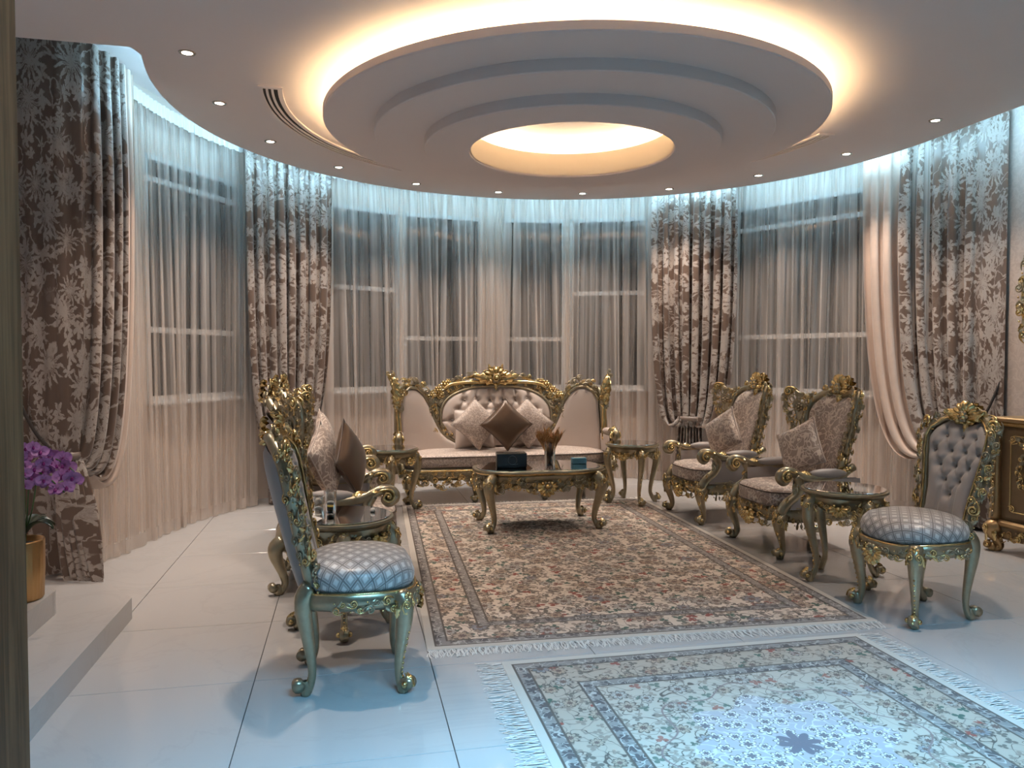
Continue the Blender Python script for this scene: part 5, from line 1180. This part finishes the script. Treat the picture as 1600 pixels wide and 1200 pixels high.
# ================================================================== SIDEBOARD AND MIRROR
def sideboard(loc, rz):
    root = empty('sideboard', loc, rz); tag(root, 'bronze gilded carved sideboard at the right edge', 'sideboard'); L_, D, H = 1.50, 0.44, 0.985; x0, x1 = -L_ / 2, L_ / 2
    MB().box((x0 - 0.03, -D / 2 - 0.05, H - 0.035), (x1 + 0.03, D / 2 + 0.01, H), 0.010).build('top', M['bronze'], root, False)
    MB().box((x0 - 0.015, -D / 2 - 0.03, H - 0.065), (x1 + 0.015, D / 2, H - 0.035), 0.008).build('top_moulding', M['gold'], root, False)
    MB().box((x0, -D / 2, 0.20), (x1, D / 2, H - 0.065), 0.006).build('body', M['bronze_panel'], root, False)
    MB().box((x0 - 0.03, -D / 2 - 0.04, 0.185), (x1 + 0.03, D / 2, 0.235), 0.014).build('base_moulding', M['bronze'], root, False)
    fy = -D / 2
    for k in range(3):
        xa, xb = x0 + 0.08 + k * 0.455, x0 + 0.08 + (k + 1) * 0.455 - 0.03
        d = MB().box((xa, fy - 0.018, 0.26), (xb, fy, H - 0.085), 0.006).build('door', M['bronze_panel'], root, False)
        xc, zc = (xa + xb) / 2, 0.60; g, c = MB(), MB(); rc = [(xa + 0.045, 0.31), (xb - 0.045, 0.31), (xb - 0.045, H - 0.13), (xa + 0.045, H - 0.13)]
        rect = np.array([(x, fy - 0.020, z) for x, z in rc]); g.tube(resample(np.concatenate([rect, rect[:1]]), 60), 0.006, 5, ref=(0, -1, 0))
        e = np.linspace(0, 2 * PI, 44); carve(g, c, np.stack([xc + 0.10 * np.cos(e), 0 * e + fy - 0.020, zc + 0.135 * np.sin(e)], -1), (0, -1, 0), 0.052, k); g.put(TR, (xc, fy - 0.022, zc), (1, 0, 0), (0, -1, 0), 0.050); g.put(TH, (xc, fy - 0.022, zc + 0.175), (0, 0, 1), (0, -1, 0), 0.06); g.put(TL, (xc, fy - 0.022, zc - 0.14), (0, 0, -1), (0, -1, 0), 0.12)
        for x, z in rc:
            g.put(TS_, (x + (0.02 if x < xc else -0.02), fy - 0.02, z + (0.02 if z < zc else -0.02)), (1 if x < xc else -1, 0, 0), (0, -1, 0), 0.022, (x < xc) == (z < zc))
        carve(g, c, np.array([(xa + 0.06, fy - 0.02, H - 0.155), (xc, fy - 0.02, H - 0.185), (xb - 0.06, fy - 0.02, H - 0.155)]), (0, -1, 0), 0.055, k + 9); pair(d, g, c, 'door_carving')
    for sx in (x0, x1):
        s_ = 1 if sx > 0 else -1; ctr = (sx + 0.005 * s_, fy - 0.012)
        p = MB().tube([(ctr[0], ctr[1], z) for z in np.linspace(0.235, H - 0.065, 14)], np.interp(np.linspace(0, 1, 14), [0, .15, .5, .85, 1], [.045, .038, .030, .040, .046]), 10).build('corner_post', M['bronze'], root)
        g, c = MB(), MB(); carve(g, c, np.array([(ctr[0], ctr[1] - 0.034, z) for z in np.linspace(0.28, H - 0.10, 12)]), (0.4 * s_, -1, 0), 0.06, 77); carve(g, c, np.array([(ctr[0] + 0.034 * s_, ctr[1], z) for z in np.linspace(0.28, H - 0.10, 12)]), (s_, 0, 0), 0.06, 78); pair(p, g, c, 'post_carving')
    xs = np.linspace(x0 + 0.06, x1 - 0.06, 60); pl = MB().box((x0 + 0.02, fy - 0.02, 0.10), (x1 - 0.02, D / 2, 0.19)).build('plinth', M['bronze_panel'], root, False); g, c = MB(), MB(); carve(g, c, np.stack([xs, 0 * xs + fy - 0.022, 0.14 - 0.03 * np.cos(xs * 9) ** 2], -1), (0, -1, 0), 0.085, 3); tag(g.build('plinth_carving', M['bronze'], pl), kind='stuff'); tag(c.build('plinth_carving', M['gold'], pl), kind='stuff')
    for sx in (x0 + 0.03, x1 - 0.03):
        for sy in (fy - 0.005, D / 2 - 0.05): lo = leg(root, (sx, sy, 0.19), (0.7 * np.sign(sx), -0.7 if sy < 0 else 0.2), 1.3, 1.2, carved=sy < 0); lo.data.materials.clear(); lo.data.materials.append(M['bronze'])
    return root
sideboard((4.88, 4.00, 0), -PI / 2)
r = empty('wall_mirror', (5.125, 4.42, 1.86), -PI / 2); tag(r, 'ornate gold oval mirror frame on the right wall', 'mirror')
e = np.linspace(0, 2 * PI, 72, endpoint=False); ov = lambda q: np.stack([0.54 * q * np.cos(e), -0.03 + 0 * e, 0.62 * q * np.sin(e)], -1)
MB().tube(ov(1.0), np.array([0.055, 0.024]), 8, ref=(0, -1, 0), closed=True).build('mirror_frame', M['bronze'], r)
MB().grid(np.array([ov(0.93) + np.array([0, 0.01, 0]), ov(0.0) + np.array([0, 0.01, 0])]), cv=True).build('mirror_glass', M['mirror'], r)
g, c = MB(), MB(); carve(g, c, np.concatenate([ov(1.04), ov(1.04)[:1]]) + np.array([0, -0.024, 0]), (0, -1, 0), 0.11, 5); carve(g, c, np.concatenate([ov(0.96), ov(0.96)[:1]]) + np.array([0, -0.024, 0]), (0, -1, 0), 0.06, 6)
g.put(TH, (0, -0.05, 0.64), (0, 0, 1), (0, -1, 0), 0.16); pair(r, g, c, 'frame_carving')

# ================================================================== ORCHID
PX, PY, PZ = -1.575, 4.12, 0.235
r = empty('orchid', (PX, PY, PZ)); tag(r, 'purple orchid in a ribbed gold pot on the upper marble step', 'potted plant')
n = 96; a = np.arange(n) * 2 * PI / n; rb = 1 + 0.035 * np.abs(np.sin(a * 16)); prof = ((0.0, 0.0), (0.098, 0.0), (0.102, 0.01), (0.108, 0.15), (0.112, 0.285), (0.110, 0.292), (0.102, 0.290), (0.100, 0.255), (0.0, 0.255))
MB().grid(np.array([np.c_[np.cos(a) * q * (rb if 0.005 < z < 0.28 and q > 0.1 else 1), np.sin(a) * q * (rb if 0.005 < z < 0.28 and q > 0.1 else 1), np.full(n, z)] for q, z in prof]), cv=True).build('pot', M['pot'], r)
MB().lathe([(0.0, 0.268), (0.06, 0.272), (0.099, 0.262)], seg=24).build('soil', M['dark'], r)
rg = np.random.default_rng(12)
for k in range(7):
    ang = k * 0.95 + 0.3; L_ = rg.uniform(0.14, 0.20); t = np.linspace(0, 1, 10); cx_ = L_ * t; cz = 0.27 + 0.13 * np.sin(t * 2.2) - 0.03 * t; w_ = 0.030 * np.sin(PI * np.clip(t * 0.93 + 0.05, 0, 1)) ** 0.7
    P = np.array([[(cx_[i], s_ * w_[i], cz[i] + 0.012 * abs(s_)) for s_ in (-1, -0.5, 0, 0.5, 1)] for i in range(10)]); P2 = P - np.array([0, 0, 0.003]); m = MB().grid(P); m.grid(P2[::-1]); m.xform(lambda v: rot(v, 'Z', ang)); m.build('leaf', M['leaf'], r)
stems = []
for k, (dx, dy, h_) in enumerate(((0.04, 0.02, 0.64), (0.14, 0.05, 0.60), (-0.03, -0.05, 0.58), (0.10, -0.03, 0.54))):
    P = cr([(0.01 * k, 0.0, 0.265), (0.02 + dx * 0.25, dy * 0.3, 0.42), (dx * 0.7, dy * 0.7, h_ + 0.07), (dx + 0.04, dy, h_ + 0.06), (dx + 0.12, dy * 1.2, h_ - 0.02)], 20); stems.append(P); MB().tube(P, 0.0035, 5).build('stem', M['stem'], r)
def petal(L_, w_, ang, lift):
    t = np.linspace(0, 1, 7); P = np.array([[(L_ * q, s_ * w_ * math.sin(PI * min(1, q * 0.92 + 0.06)) ** 0.6, lift * q + 0.10 * L_ * s_ * s_ - 0.25 * L_ * q * q) for s_ in (-1, -.5, 0, .5, 1)] for q in t]); m = MB().grid(P); m.grid((P - np.array([0, 0, 0.0012]))[::-1]); return m.xform(lambda v: rot(v, 'Z', ang))
pm = MB()
for L_, w_, an, lf in ((0.036, 0.013, PI / 2, .010), (0.036, 0.013, PI * 1.22, .008), (0.036, 0.013, PI * 1.78, .008), (0.040, 0.024, 0.25, .012), (0.040, 0.024, PI - 0.25, .012)):
    q = petal(L_, w_, an, lf); pm.v += q.v; pm.f += [f + pm.n for f in q.f]; pm.uv += q.uv; pm.n += q.n
pmesh = pm.mesh('flower'); lip = MB().ell((0, -0.006, 0.008), (0.008, 0.011, 0.007), 8, 5); lip.ell((0, 0.003, 0.010), (0.004, 0.004, 0.006), 6, 4); lmesh = lip.mesh('lip')
for k in range(44):
    P = stems[k % 4]; i = int(rg.uniform(8, 19.9)); b = P[i] + rg.normal(0, 0.024, 3); o = put_obj('flower', pmesh, M['petal'], r); o.location = tuple(b)
    v = Vector((0.45 + rg.normal(0, 0.45), -1.0 + rg.normal(0, 0.25), 0.15 + rg.normal(0, 0.35))); o.rotation_euler = v.to_track_quat('Z', 'Y').to_euler(); o.scale = (rg.uniform(0.85, 1.15),) * 3
    put_obj('lip', lmesh, M['petal_core'], o)
